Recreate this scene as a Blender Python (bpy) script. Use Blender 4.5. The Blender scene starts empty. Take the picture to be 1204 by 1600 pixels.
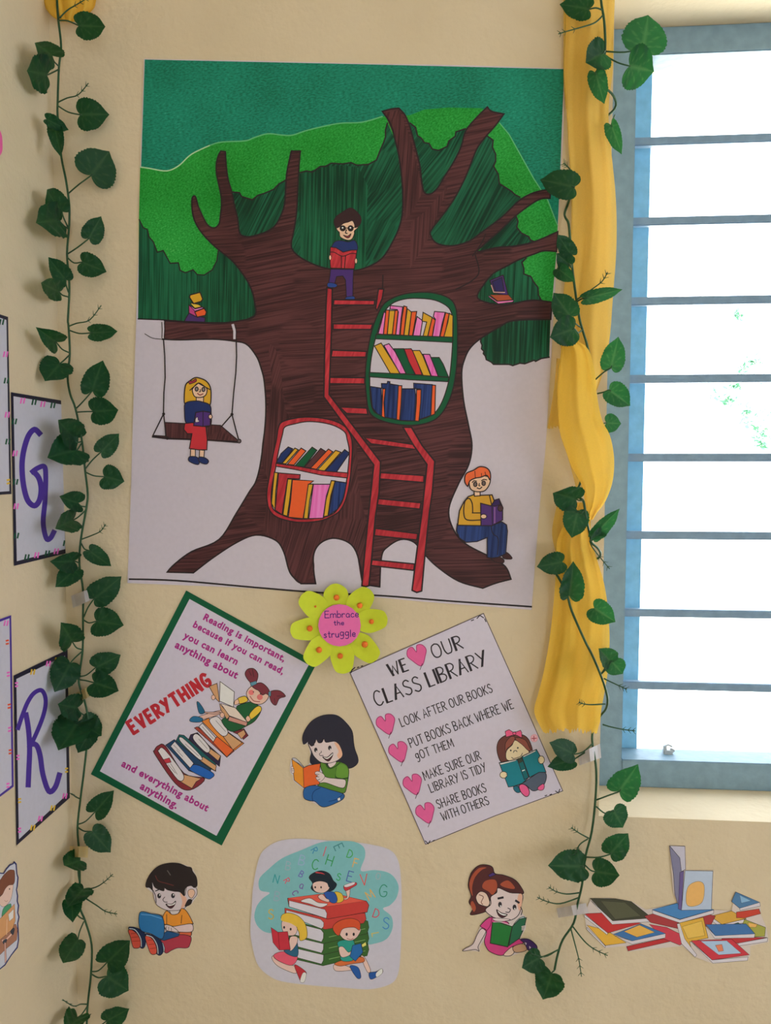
import bpy, bmesh, math, random
from mathutils import Vector, Matrix
random.seed(7)
SC = bpy.context.scene
COL = SC.collection

# ---------------------------------------------------------------- camera
D, H, F = 1.05, 1.45, 1180.0            # metres from the wall, height, focal length in pixels of a 1204x1600 frame
YAW, PITCH = math.radians(4.5), math.radians(3.9)
FWD = Vector((-math.sin(YAW)*math.cos(PITCH), math.cos(YAW)*math.cos(PITCH), -math.sin(PITCH)))
RIGHT = Vector((math.cos(YAW), math.sin(YAW), 0))
UP = RIGHT.cross(FWD)
EYE = Vector((0, -D, H))
cam_data = bpy.data.cameras.new('camera')
cam_data.sensor_fit = 'VERTICAL'
cam_data.sensor_height = 36.0
cam_data.lens = 36.0*F/1600.0
cam_data.clip_start = 0.02
cam = bpy.data.objects.new('camera', cam_data)
COL.objects.link(cam)
cam.matrix_world = Matrix(((RIGHT.x, UP.x, -FWD.x, EYE.x), (RIGHT.y, UP.y, -FWD.y, EYE.y),
                           (RIGHT.z, UP.z, -FWD.z, EYE.z), (0, 0, 0, 1)))
SC.camera = cam

# ---------------------------------------------------------------- sky, sun, exposure
world = bpy.data.worlds.new('world')
SC.world = world
world.use_nodes = True
bg = world.node_tree.nodes['Background']
bg.inputs[0].default_value = (0.82, 0.90, 1.0, 1)
bg.inputs[1].default_value = 8.0
sun_data = bpy.data.lights.new('sun', 'SUN')
sun_data.energy = 40.0
sun_data.angle = math.radians(1.0)
sun_data.color = (1, 0.98, 0.96)
sun = bpy.data.objects.new('sun', sun_data)
COL.objects.link(sun)
sun.rotation_euler = Vector((0.25, 0.55, -1.0)).to_track_quat('-Z', 'Y').to_euler()
sun.location = (0, -2, 6)
SC.view_settings.view_transform = 'Standard'
SC.view_settings.look = 'None'
SC.view_settings.gamma = 1.0
SC.view_settings.use_curve_mapping = False
SC.view_settings.exposure = -0.55

# ---------------------------------------------------------------- seeing rays
def ray(px, py):
    return FWD + RIGHT*((px-602.0)/F) + UP*((800.0-py)/F)
def on_back(px, py, off=0.0):            # point on the plane `off` in front of the back wall (the wall is y = 0)
    d = ray(px, py)
    t = (-off - EYE.y)/d.y
    return EYE + d*t
XL = on_back(76, 0).x                    # the left wall
def on_left(px, py, off=0.0):
    d = ray(px, py)
    t = (XL + off - EYE.x)/d.x
    return EYE + d*t
def on_near(px, py, off=0.0):            # whichever of the two walls comes first
    b = on_back(px, py, off)
    return b if b.x > XL + off else on_left(px, py, off)
PLANES = {'B': on_back, 'L': on_left}

# ---------------------------------------------------------------- materials
KA = 1.5
def lin(c):
    return tuple(((v/255.0)/12.92 if v <= 10 else ((v/255.0+0.055)/1.055)**2.4) for v in c)
def alb(c, k=KA):
    return tuple(min(0.9, v*k) for v in lin(c)) + (1.0,)
def new_mat(name, rough=0.6, spec=0.25):
    m = bpy.data.materials.new(name)
    m.use_nodes = True
    nt = m.node_tree
    b = nt.nodes['Principled BSDF']
    b.inputs['Roughness'].default_value = rough
    b.inputs['Specular IOR Level'].default_value = spec
    return m, nt, b
MATS = {}
def flat(c, rough=0.55):
    key = ('flat', c, rough)
    if key not in MATS:
        m, nt, b = new_mat('print_%d_%d_%d' % c, rough)
        n = nt.nodes.new('ShaderNodeTexNoise'); n.inputs['Scale'].default_value = 160
        g = nt.nodes.new('ShaderNodeNewGeometry'); nt.links.new(g.outputs['Position'], n.inputs['Vector'])
        mx = nt.nodes.new('ShaderNodeMix'); mx.data_type = 'RGBA'
        a = alb(c); d = tuple(v*0.9 for v in a[:3]) + (1,)
        mx.inputs['A'].default_value = d; mx.inputs['B'].default_value = a
        nt.links.new(n.outputs['Fac'], mx.inputs['Factor']); nt.links.new(mx.outputs['Result'], b.inputs['Base Color'])
        MATS[key] = m
    return MATS[key]
def streak(name, c1, c2, angle, fine=420.0, long_=14.0, c3=None, contrast=(0.36, 0.64)):
    """felt-tip strokes: noise stretched along `angle` (degrees, in the wall plane)"""
    if name in MATS: return MATS[name]
    m, nt, b = new_mat(name, 0.5)
    g = nt.nodes.new('ShaderNodeNewGeometry')
    def layer(ang, f):
        r = nt.nodes.new('ShaderNodeMapping'); r.vector_type = 'POINT'
        r.inputs['Rotation'].default_value = (0, math.radians(ang), 0)
        s = nt.nodes.new('ShaderNodeMapping'); s.inputs['Scale'].default_value = (long_, 1, f)
        nt.links.new(g.outputs['Position'], r.inputs['Vector']); nt.links.new(r.outputs[0], s.inputs['Vector'])
        n = nt.nodes.new('ShaderNodeTexNoise'); n.inputs['Scale'].default_value = 1.0; n.inputs['Detail'].default_value = 3.0
        nt.links.new(s.outputs[0], n.inputs['Vector'])
        return n.outputs['Fac']
    fac = layer(angle[0], fine)
    if len(angle) > 1:
        f2 = layer(angle[1], fine)
        pn = nt.nodes.new('ShaderNodeTexNoise'); pn.inputs['Scale'].default_value = 11; pn.inputs['Detail'].default_value = 0
        nt.links.new(g.outputs['Position'], pn.inputs['Vector'])
        pr = nt.nodes.new('ShaderNodeValToRGB'); pr.color_ramp.elements[0].position = 0.47; pr.color_ramp.elements[1].position = 0.5
        nt.links.new(pn.outputs['Fac'], pr.inputs['Fac'])
        mm = nt.nodes.new('ShaderNodeMix'); mm.data_type = 'FLOAT'
        nt.links.new(pr.outputs['Color'], mm.inputs['Factor']); nt.links.new(fac, mm.inputs['A']); nt.links.new(f2, mm.inputs['B'])
        fac = mm.outputs['Result']
    bn = nt.nodes.new('ShaderNodeTexNoise'); bn.inputs['Scale'].default_value = 9; bn.inputs['Detail'].default_value = 2
    nt.links.new(g.outputs['Position'], bn.inputs['Vector'])
    ba = nt.nodes.new('ShaderNodeMath'); ba.operation = 'MULTIPLY_ADD'; ba.inputs[1].default_value = 0.5
    bs = nt.nodes.new('ShaderNodeMath'); bs.operation = 'SUBTRACT'; bs.inputs[1].default_value = 0.25
    nt.links.new(bn.outputs['Fac'], ba.inputs[0]); nt.links.new(fac, ba.inputs[2]); nt.links.new(ba.outputs[0], bs.inputs[0]); fac = bs.outputs[0]
    rp = nt.nodes.new('ShaderNodeValToRGB')
    rp.color_ramp.elements[0].position = contrast[0]; rp.color_ramp.elements[0].color = alb(c1)
    rp.color_ramp.elements[1].position = contrast[1]; rp.color_ramp.elements[1].color = alb(c2)
    if c3:
        e = rp.color_ramp.elements.new(min(0.99, contrast[1]+0.12)); e.color = alb(c3)
    nt.links.new(fac, rp.inputs['Fac']); nt.links.new(rp.outputs['Color'], b.inputs['Base Color'])
    MATS[name] = m
    return m
BROWN = streak('brown_marker', (44, 22, 26), (80, 44, 48), (2, 10), 380, 9)
BROWN_V = streak('brown_marker_upright', (44, 22, 26), (80, 44, 48), (86, 72), 380, 9)
DG_V = streak('dark_green_marker', (0, 42, 26), (18, 88, 60), (88,), 360, 9)
DG_D = streak('dark_green_marker_slanted', (0, 40, 26), (18, 86, 60), (50, 62), 330, 9)
LIGHT_GREEN = streak('light_green_crayon', (4, 105, 24), (38, 146, 60), (28,), 520, 330, (84, 160, 84), (0.30, 0.70))
TEAL = streak('teal_crayon', (2, 88, 66), (20, 128, 106), (8,), 520, 230, (64, 148, 128), (0.30, 0.72))
NAVY_M = streak('navy_marker', (16, 30, 72), (34, 56, 112), (86,), 300, 10)
PINK_M = streak('pink_marker', (194, 82, 156), (214, 118, 180), (84,), 260, 10)
RED_M = streak('red_marker', (142, 32, 44), (172, 48, 58), (70,), 200, 20)

# ---------------------------------------------------------------- objects
def link(o, parent=None):
    COL.objects.link(o)
    if parent: o.parent = parent
    return o
def tag(o, label, cat, group=None):
    o['label'] = label; o['category'] = cat
    if group: o['group'] = group
    return o
def thing(name, label, cat, loc, group=None):
    o = link(bpy.data.objects.new(name, None))
    o.empty_display_size = 0.03
    o.location = loc
    return tag(o, label, cat, group)
def mesh_obj(name, bm, mats, parent=None, origin=None, smooth=False):
    me = bpy.data.meshes.new(name)
    if origin is not None:
        bmesh.ops.translate(bm, verts=bm.verts, vec=-Vector(origin))
    bm.to_mesh(me); bm.free()
    for m in (mats if isinstance(mats, (list, tuple)) else [mats]): me.materials.append(m)
    if smooth:
        for p in me.polygons: p.use_smooth = True
    o = bpy.data.objects.new(name, me)
    link(o, parent)
    if origin is not None and parent is None: o.location = origin
    return o
def add_box(bm, lo, hi, mat=0):
    x0, y0, z0 = lo; x1, y1, z1 = hi
    v = [bm.verts.new(p) for p in ((x0,y0,z0),(x1,y0,z0),(x1,y1,z0),(x0,y1,z0),(x0,y0,z1),(x1,y0,z1),(x1,y1,z1),(x0,y1,z1))]
    for q in ((0,3,2,1),(4,5,6,7),(0,1,5,4),(1,2,6,5),(2,3,7,6),(3,0,4,7)):
        f = bm.faces.new([v[i] for i in q]); f.material_index = mat
def catmull(pts, closed, n=5, sharp=()):
    if len(pts) < 3: return list(pts)
    out = []; m = len(pts)
    for i in range(m if closed else m-1):
        if closed: p0, p1, p2, p3 = pts[i-1], pts[i], pts[(i+1) % m], pts[(i+2) % m]
        else: p0, p1, p2, p3 = pts[max(i-1, 0)], pts[i], pts[i+1], pts[min(i+2, m-1)]
        if p1 in sharp: p0 = p1
        if p2 in sharp: p3 = p2
        for k in range(n):
            t = k/n
            out.append(tuple(0.5*(2*b + (c-a)*t + (2*a-5*b+4*c-d)*t*t + (3*b-a-3*c+d)*t**3) for a, b, c, d in zip(p0, p1, p2, p3)))
    if not closed: out.append(tuple(pts[-1]))
    return out
def tube(bm, pts, r, sides=6, taper=1.0):
    """round stem through 3-D points"""
    pts = [Vector(p) for p in catmull([tuple(p) for p in pts], False, 4)]
    rings = []
    for i, p in enumerate(pts):
        t = (pts[min(i+1, len(pts)-1)] - pts[max(i-1, 0)]).normalized()
        a = t.cross(Vector((0, 1, 0.01)))
        if a.length < 1e-4: a = t.cross(Vector((1, 0, 0)))
        a.normalize(); b = t.cross(a)
        rr = r*(1 + (taper-1)*i/max(1, len(pts)-1))
        rings.append([bm.verts.new(p + a*(rr*math.cos(2*math.pi*k/sides)) + b*(rr*math.sin(2*math.pi*k/sides))) for k in range(sides)])
    for A, B in zip(rings, rings[1:]):
        for k in range(sides):
            bm.faces.new((A[k], A[(k+1) % sides], B[(k+1) % sides], B[k]))
    bm.faces.new(rings[0][::-1]); bm.faces.new(rings[-1])

# ---------------------------------------------------------------- flat drawings on paper
OUT = (36, 28, 32)
def pts_of(s):
    return [tuple(float(v) for v in w.split(',')) for w in s.split()] if isinstance(s, str) else list(s)
class Sheet:
    """one paper thing on a wall: a root Empty, a paper part and drawn parts, all flat on the wall plane"""
    def __init__(self, name, label, cat, foot, plane='B', base=0.0012, group=None):
        self.plane = PLANES[plane]; self.base = base; self.layer = 0
        self.loc = self.plane(foot[0], foot[1], 0.0)
        self.root = thing(name, label, cat, self.loc, group)
        self.bm = None; self.lw = 1.0; self.crop(0, 0, 1)
    def crop(self, x0, y0, s):
        self.x0, self.y0, self.s = x0, y0, s
        return self
    def px(self, p): return (self.x0 + p[0]/self.s, self.y0 + p[1]/self.s)
    def P3(self, p, extra=0.0):
        q = self.px(p)
        return self.plane(q[0], q[1], self.base + self.layer*4e-6 + extra)
    def part(self, name, parent=None, label=None):
        self.done(); self.bm = bmesh.new(); self.mats = []; self.pname = name; self.parent = parent; self.plabel = label
        return self
    def mi(self, m):
        if isinstance(m, tuple): m = flat(m)
        if m not in self.mats: self.mats.append(m)
        return self.mats.index(m)
    def done(self):
        if self.bm is None: return None
        o = mesh_obj(self.pname, self.bm, self.mats, self.parent or self.root, self.loc)
        if self.plabel: o['label'] = self.plabel
        self.bm = None; self.last = o
        return o
    def face(self, pts, m):
        pts = [p for i, p in enumerate(pts) if math.hypot(p[0]-pts[i-1][0], p[1]-pts[i-1][1]) > 1e-3]
        if len(pts) < 3: return
        vs = [self.bm.verts.new(self.P3(p)) for p in pts]
        a = sum(pts[i-1][0]*pts[i][1] - pts[i][0]*pts[i-1][1] for i in range(len(pts)))
        if a > 0: vs.reverse()
        f = self.bm.faces.new(vs); f.material_index = m
    def paper(self, pts, c=(178, 172, 178), s=False, name='paper', thick=None, label=None):
        self.part(name, None, label)
        pts = pts_of(pts)
        if s: pts = catmull(pts, True)
        m = self.mi(c); th = self.base - 0.0002 if thick is None else thick
        a = [self.bm.verts.new(self.P3(p)) for p in pts]
        b = [self.bm.verts.new(self.P3(p, -th)) for p in pts]
        for f in (a, b[::-1]): self.bm.faces.new(f).material_index = m
        for i in range(len(a)): self.bm.faces.new((a[i-1], a[i], b[i], b[i-1])).material_index = m
        self.layer += 1
        bmesh.ops.recalc_face_normals(self.bm, faces=self.bm.faces)
        return self
    def fill(self, c, pts, w=0, s=True, oc=OUT, open_=False):
        self.layer += 1
        pts = pts_of(pts)
        if s: pts = catmull(pts, True)
        self.face(pts, self.mi(c))
        if w: self.line(oc, w, pts, False, True)
        return self
    def line(self, c, w, pts, s=True, closed=False):
        self.layer += 1
        pts = pts_of(pts)
        if s: pts = catmull(pts, closed)
        q = [pts[0]]
        for p in pts[1:]:
            if math.hypot(p[0]-q[-1][0], p[1]-q[-1][1]) > 1e-3: q.append(p)
        if closed and len(q) > 2 and math.hypot(q[0][0]-q[-1][0], q[0][1]-q[-1][1]) < 1e-3: q.pop()
        pts = q; n = len(pts); m = self.mi(c); h = w*self.lw/2.0
        if n < 2: return self
        def nrm(a, b):
            dx, dy = b[0]-a[0], b[1]-a[1]; l = math.hypot(dx, dy); return (-dy/l, dx/l)
        L_, R_ = [], []
        for i in range(n):
            if closed: n0, n1 = nrm(pts[i-1], pts[i]), nrm(pts[i], pts[(i+1) % n])
            else:
                n0 = nrm(pts[i-1], pts[i]) if i > 0 else nrm(pts[0], pts[1])
                n1 = nrm(pts[i], pts[i+1]) if i < n-1 else n0
            mx, my = n0[0]+n1[0], n0[1]+n1[1]; l = math.hypot(mx, my)
            if l < 0.3: mx, my = n1; k = h
            else:
                mx, my = mx/l, my/l; k = min(h/(l/2.0), h*1.8)
            x, y = pts[i]
            if not closed and i in (0, n-1):
                dx, dy = (pts[0][0]-pts[1][0], pts[0][1]-pts[1][1]) if i == 0 else (pts[-1][0]-pts[-2][0], pts[-1][1]-pts[-2][1])
                l2 = math.hypot(dx, dy); x += dx/l2*h*0.6; y += dy/l2*h*0.6; 
            L_.append(self.bm.verts.new(self.P3((x+mx*k, y+my*k)))); R_.append(self.bm.verts.new(self.P3((x-mx*k, y-my*k))))
        for i in range(n if closed else n-1):
            j = (i+1) % n
            f = self.bm.faces.new((L_[i], L_[j], R_[j], R_[i])); f.material_index = m
        return self
    def ell(self, c, cx, cy, rx, ry=None, rot=0, w=0, oc=OUT):
        ry = rx if ry is None else ry; r = math.radians(rot); p = []
        for k in range(20):
            a = 2*math.pi*k/20; x, y = rx*math.cos(a), ry*math.sin(a)
            p.append((cx + x*math.cos(r) - y*math.sin(r), cy + x*math.sin(r) + y*math.cos(r)))
        return self.fill(c, p, w, False, oc)
    def type(self, text, c, p0, p1, hs=1.0, bold=0.02):
        """typeset words fitted between two baseline points"""
        cu = bpy.data.curves.new('words', 'FONT'); cu.body = text; cu.offset = bold; cu.space_character = 1.13; cu.resolution_u = 3
        to = bpy.data.objects.new('words', cu); COL.objects.link(to)
        bpy.context.view_layer.update()
        me = to.evaluated_get(bpy.context.evaluated_depsgraph_get()).to_mesh()
        vs = [tuple(v.co) for v in me.vertices]; fs = [tuple(p.vertices) for p in me.polygons]
        to.to_mesh_clear(); bpy.data.objects.remove(to); bpy.data.curves.remove(cu)
        x0 = min(v[0] for v in vs); x1 = max(v[0] for v in vs)
        dx, dy = p1[0]-p0[0], p1[1]-p0[1]; W = math.hypot(dx, dy); k = W/(x1-x0)
        ux, uy = dx/W, dy/W
        self.layer += 1; m = self.mi(c)
        bv = []
        for v in vs:
            a, b = (v[0]-x0)*k, v[1]*k*hs
            bv.append(self.bm.verts.new(self.P3((p0[0]+ux*a+uy*b, p0[1]+uy*a-ux*b))))
        for f in fs:
            try: self.bm.faces.new([bv[i] for i in f]).material_index = m
            except ValueError: pass
        return self
    def hand(self, text, c, p0, p1, h, w, gap=0.22, double=0.0, wob=0.0):
        """hand lettering from stroke glyphs fitted between two baseline points"""
        adv = []; x = 0
        for ch in text:
            if ch == ' ': x += 0.42; adv.append(None); continue
            g = GLYPH[ch]; adv.append(x); x += g[0] + gap
        tot = x - gap
        dx, dy = p1[0]-p0[0], p1[1]-p0[1]; W = math.hypot(dx, dy); k = W/tot; ux, uy = dx/W, dy/W
        for ch, a in zip(text, adv):
            if a is None: continue
            rr = random.Random(ord(ch)*7 + int(a*100)); r = math.radians(rr.uniform(-wob, wob))
            for i, st in enumerate(GLYPH[ch][1]):
                q = []
                for (gx, gy) in st:
                    X, Y = (a+gx)*k, gy*h
                    cx, cy = (a+GLYPH[ch][0]/2)*k, h/2
                    X, Y = cx+(X-cx)*math.cos(r)-(Y-cy)*math.sin(r), cy+(X-cx)*math.sin(r)+(Y-cy)*math.cos(r)
                    q.append((p0[0]+ux*X+uy*Y, p0[1]+uy*X-ux*Y))
                smooth = len(q) > 3
                self.line(c, w, q, smooth)
                if double and i == 0 and not smooth:
                    self.line(c, w, [(p[0]+ux*double, p[1]+uy*double) for p in q[:2]], False)
        return self
_o = [(.35,1),(.1,.88),(0,.5),(.1,.12),(.35,0),(.6,.12),(.7,.5),(.6,.88),(.35,1)]
GLYPH = {
 'A': (.7, [[(0,0),(.35,1),(.7,0)], [(.12,.36),(.58,.36)]]),
 'B': (.6, [[(0,0),(0,1)], [(0,1),(.35,.98),(.52,.8),(.4,.58),(.02,.52)], [(.02,.52),(.45,.46),(.6,.25),(.42,.03),(0,0)]]),
 'C': (.62, [[(.6,.85),(.4,1),(.15,.9),(0,.5),(.12,.1),(.38,0),(.62,.16)]]),
 'D': (.65, [[(0,0),(0,1)], [(0,1),(.4,.92),(.65,.5),(.42,.08),(0,0)]]),
 'E': (.52, [[(0,0),(0,1)], [(0,1),(.5,1)], [(0,.52),(.42,.52)], [(0,0),(.52,0)]]),
 'F': (.5, [[(0,0),(0,1)], [(0,1),(.5,1)], [(0,.52),(.42,.52)]]),
 'G': (.66, [[(.62,.85),(.4,1),(.15,.9),(0,.5),(.12,.1),(.4,0),(.62,.14),(.64,.42),(.36,.42)]]),
 'H': (.62, [[(0,0),(0,1)], [(.62,0),(.62,1)], [(0,.5),(.62,.5)]]),
 'I': (.06, [[(.03,0),(.03,1)]]),
 'K': (.58, [[(0,0),(0,1)], [(.55,1),(.02,.45)], [(.12,.55),(.58,0)]]),
 'L': (.48, [[(0,0),(0,1)], [(0,0),(.48,0)]]),
 'M': (.8, [[(0,0),(.06,1)], [(.06,1),(.4,.25),(.74,1)], [(.74,1),(.8,0)]]),
 'N': (.64, [[(0,0),(0,1)], [(0,1),(.64,0)], [(.64,0),(.64,1)]]),
 'O': (.7, [_o]),
 'P': (.56, [[(0,0),(0,1)], [(0,1),(.4,.97),(.56,.75),(.4,.5),(0,.45)]]),
 'R': (.6, [[(0,0),(0,1)], [(0,1),(.4,.97),(.56,.76),(.4,.54),(0,.48)], [(.2,.5),(.6,0)]]),
 'S': (.55, [[(.52,.86),(.32,1),(.08,.9),(.06,.68),(.3,.52),(.52,.36),(.5,.12),(.26,0),(0,.14)]]),
 'T': (.62, [[(.31,0),(.31,1)], [(0,1),(.62,1)]]),
 'U': (.62, [[(0,1),(.02,.35),(.15,.03),(.32,0),(.5,.05),(.6,.35),(.62,1)]]),
 'V': (.66, [[(0,1),(.33,0)], [(.33,0),(.66,1)]]),
 'W': (.9, [[(0,1),(.22,0)], [(.22,0),(.45,.75),(.68,0)], [(.68,0),(.9,1)]]),
 'Y': (.62, [[(.1,0),(.62,1)], [(0,1),(.34,.46)]]),
 'g': (.5, [[(.46,.62),(.25,.75),(.04,.6),(.06,.32),(.26,.22),(.46,.4),(.46,.7),(.46,.0),(.3,-.25),(.05,-.2)]]),
 'm': (.7, [[(0,0),(0,.55)], [(0,.4),(.15,.57),(.32,.5),(.34,0)], [(.34,.4),(.5,.57),(.66,.5),(.7,0)]]),
 'b': (.42, [[(0,0),(0,1)], [(0,.4),(.2,.56),(.4,.4),(.38,.1),(.18,0),(0,.12)]]),
 'r': (.34, [[(0,0),(0,.55)], [(0,.35),(.12,.52),(.24,.55),(.34,.48)]]),
 'a': (.44, [[(.4,.45),(.22,.56),(.03,.4),(.04,.12),(.2,0),(.38,.15),(.4,.5),(.4,.12),(.46,0)]]),
 'c': (.38, [[(.36,.46),(.2,.56),(.02,.4),(.02,.14),(.18,0),(.38,.1)]]),
 'e': (.4, [[(.02,.28),(.36,.3),(.34,.5),(.18,.56),(.02,.4),(.03,.12),(.2,0),(.4,.1)]]),
 't': (.32, [[(.16,.9),(.15,.3),(.2,.03),(.32,.05)], [(0,.6),(.32,.6)]]),
 'h': (.4, [[(0,0),(0,1)], [(0,.38),(.18,.56),(.36,.46),(.4,0)]]),
 's': (.36, [[(.34,.46),(.18,.56),(.03,.44),(.18,.3),(.34,.16),(.2,0),(0,.06)]]),
 'u': (.42, [[(0,.55),(.02,.15),(.16,0),(.34,.1),(.4,.5)], [(.4,.55),(.42,0)]]),
 'l': (.1, [[(.04,1),(.04,0)]]),
}
# ---------------------------------------------------------------- room shell
def wall_mat(name, c, bump=0.25):
    m, nt, b = new_mat(name, 0.75, 0.2)
    g = nt.nodes.new('ShaderNodeNewGeometry')
    n1 = nt.nodes.new('ShaderNodeTexNoise'); n1.inputs['Scale'].default_value = 5; n1.inputs['Detail'].default_value = 5
    n2 = nt.nodes.new('ShaderNodeTexNoise'); n2.inputs['Scale'].default_value = 120; n2.inputs['Detail'].default_value = 4
    n3 = nt.nodes.new('ShaderNodeTexNoise'); n3.inputs['Scale'].default_value = 32; n3.inputs['Detail'].default_value = 3
    for n in (n1, n2, n3): nt.links.new(g.outputs['Position'], n.inputs['Vector'])
    rp = nt.nodes.new('ShaderNodeValToRGB')
    a = alb(c); d = (a[0]*0.92, a[1]*0.91, a[2]*0.88, 1)
    rp.color_ramp.elements[0].position = 0.3; rp.color_ramp.elements[0].color = d
    rp.color_ramp.elements[1].position = 0.7; rp.color_ramp.elements[1].color = a
    nt.links.new(n1.outputs['Fac'], rp.inputs['Fac']); nt.links.new(rp.outputs['Color'], b.inputs['Base Color'])
    ad = nt.nodes.new('ShaderNodeMath'); ad.operation = 'MULTIPLY_ADD'; ad.inputs[1].default_value = 2.0
    nt.links.new(n3.outputs['Fac'], ad.inputs[0]); nt.links.new(n2.outputs['Fac'], ad.inputs[2])
    bp = nt.nodes.new('ShaderNodeBump'); bp.inputs['Strength'].default_value = bump; bp.inputs['Distance'].default_value = 0.004
    nt.links.new(ad.outputs[0], bp.inputs['Height']); nt.links.new(bp.outputs[0], b.inputs['Normal'])
    return m
CREAM = wall_mat('cream_paint', (186, 173, 149))
FLOOR = wall_mat('grey_floor', (150, 142, 132), 0.1)
WHITEWASH = wall_mat('ceiling_whitewash', (196, 190, 178), 0.1)
def structure(o): o['kind'] = 'structure'; return o
ZC, XR, YR = 2.9, 2.7, -3.4
WX0 = on_back(960, 0).x; WX1 = WX0 + 1.02
WZ0 = on_back(937, 1275).z; WZ1 = on_back(960, -22).z
bm = bmesh.new()
add_box(bm, (XL, 0, 0), (WX0, 0.26, ZC)); add_box(bm, (WX1, 0, 0), (XR, 0.26, ZC))
add_box(bm, (WX0, 0, 0), (WX1, 0.26, WZ0)); add_box(bm, (WX0, 0, WZ1), (WX1, 0.26, ZC))
bmesh.ops.remove_doubles(bm, verts=bm.verts, dist=1e-5)
structure(mesh_obj('wall_back', bm, CREAM))
bm = bmesh.new(); add_box(bm, (XL-0.2, YR, 0), (XL, 0.26, ZC)); structure(mesh_obj('wall_left', bm, CREAM))
bm = bmesh.new()                       # right and rear walls, unseen; their openings are added, sized for the room light
add_box(bm, (XR, YR, 0), (XR+0.2, 0.26, 0.9)); add_box(bm, (XR, YR, 2.3), (XR+0.2, 0.26, ZC))
add_box(bm, (XR, YR, 0.9), (XR+0.2, -2.5, 2.3)); add_box(bm, (XR, -0.6, 0.9), (XR+0.2, 0.26, 2.3))
structure(mesh_obj('wall_right', bm, CREAM))
bm = bmesh.new()
add_box(bm, (XL-0.2, YR-0.2, 0), (0.6, YR, ZC)); add_box(bm, (1.12, YR-0.2, 0), (XR+0.2, YR, ZC)); add_box(bm, (0.6, YR-0.2, 2.1), (1.12, YR, ZC))
structure(mesh_obj('wall_rear', bm, CREAM))
bm = bmesh.new(); add_box(bm, (XL-0.2, YR, -0.1), (XR, 0.26, 0)); structure(mesh_obj('floor', bm, FLOOR))
bm = bmesh.new(); add_box(bm, (XL-0.2, YR, ZC), (XR, 0.26, ZC+0.12)); structure(mesh_obj('ceiling', bm, WHITEWASH))

# ---------------------------------------------------------------- window
def brushed(name, c, rough):
    m, nt, b = new_mat(name, rough, 0.3)
    g = nt.nodes.new('ShaderNodeNewGeometry')
    n = nt.nodes.new('ShaderNodeTexNoise'); n.inputs['Scale'].default_value = 60; n.inputs['Detail'].default_value = 4
    nt.links.new(g.outputs['Position'], n.inputs['Vector'])
    rp = nt.nodes.new('ShaderNodeValToRGB'); a = alb(c)
    rp.color_ramp.elements[0].position = 0.35; rp.color_ramp.elements[0].color = tuple(v*0.85 for v in a[:3]) + (1,)
    rp.color_ramp.elements[1].position = 0.68; rp.color_ramp.elements[1].color = a
    nt.links.new(n.outputs['Fac'], rp.inputs['Fac']); nt.links.new(rp.outputs['Color'], b.inputs['Base Color'])
    bp = nt.nodes.new('ShaderNodeBump'); bp.inputs['Strength'].default_value = 0.35; bp.inputs['Distance'].default_value = 0.003
    nt.links.new(n.outputs['Fac'], bp.inputs['Height']); nt.links.new(bp.outputs[0], b.inputs['Normal'])
    return m
FRAME = brushed('blue_grey_paint', (106, 130, 144), 0.45)
SASH = brushed('pale_blue_paint', (114, 166, 194), 0.45)
BARM = brushed('blue_grey_bar_paint', (106, 130, 152), 0.4)
LATCH = brushed('old_steel', (150, 156, 160), 0.4)
on_y = lambda px, py, y: on_back(px, py, -y)
FY = 0.10
win = link(bpy.data.objects.new('window_1', None)); structure(win); win.location = ((WX0+WX1)/2, FY, WZ0)
sx = on_y(983, 640, FY).x; tz = on_y(1010, 86, FY).z; bz = on_y(1010, 1188, FY).z; sw = sx - WX0
def child_box(name, lo, hi, m, bev=0.0015):
    b_ = bmesh.new(); add_box(b_, lo, hi)
    if bev: bmesh.ops.bevel(b_, geom=b_.edges[:], offset=bev, segments=2, affect='EDGES')
    return mesh_obj(name, b_, m, win, win.location)
bm = bmesh.new()
add_box(bm, (WX0, FY, WZ0), (sx, FY+0.05, WZ1)); add_box(bm, (WX1-sw, FY, WZ0), (WX1, FY+0.05, WZ1))
add_box(bm, (sx, FY, tz), (WX1-sw, FY+0.05, WZ1)); add_box(bm, (sx, FY, WZ0), (WX1-sw, FY+0.05, bz))
bmesh.ops.bevel(bm, geom=[e for e in bm.edges], offset=0.0015, segments=2, affect='EDGES')
mesh_obj('window_frame', bm, FRAME, win, win.location)
ix = on_y(1002, 640, FY+0.07).x; iz = on_y(1002, 1168, FY+0.07).z
child_box('inner_stop', (WX0, FY+0.05, WZ0), (ix, FY+0.09, WZ1), SASH)['label'] = 'paler blue inner stop behind the bars'
for yb in (223, 347.5, 471.5, 592.5, 715, 836, 957, 1070):
    z = on_y(1000, yb, FY+0.02).z
    child_box('window_bar', (sx-0.004, FY+0.015, z-0.006), (WX1-sw+0.004, FY+0.027, z+0.006), BARM)
bm = bmesh.new(); c = on_y(1043, 1188, FY+0.03)
add_box(bm, (c.x-0.011, c.y-0.008, c.z-0.002), (c.x+0.012, c.y+0.008, c.z+0.003))
add_box(bm, (c.x-0.008, c.y-0.003, c.z), (c.x-0.003, c.y+0.003, c.z+0.024))
add_box(bm, (c.x-0.006, c.y-0.004, c.z+0.004), (c.x+0.006, c.y+0.004, c.z+0.017))
tube(bm, [(c.x-0.006, c.y, c.z+0.022), (c.x, c.y, c.z+0.0245), (c.x+0.006, c.y, c.z+0.022)], 0.0018)
tube(bm, [(c.x+0.003, c.y, c.z+0.019), (c.x+0.009, c.y, c.z+0.016), (c.x+0.005, c.y, c.z+0.012), (c.x+0.009, c.y, c.z+0.004)], 0.0018)
mesh_obj('window_latch', bm, LATCH, win, win.location)

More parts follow.
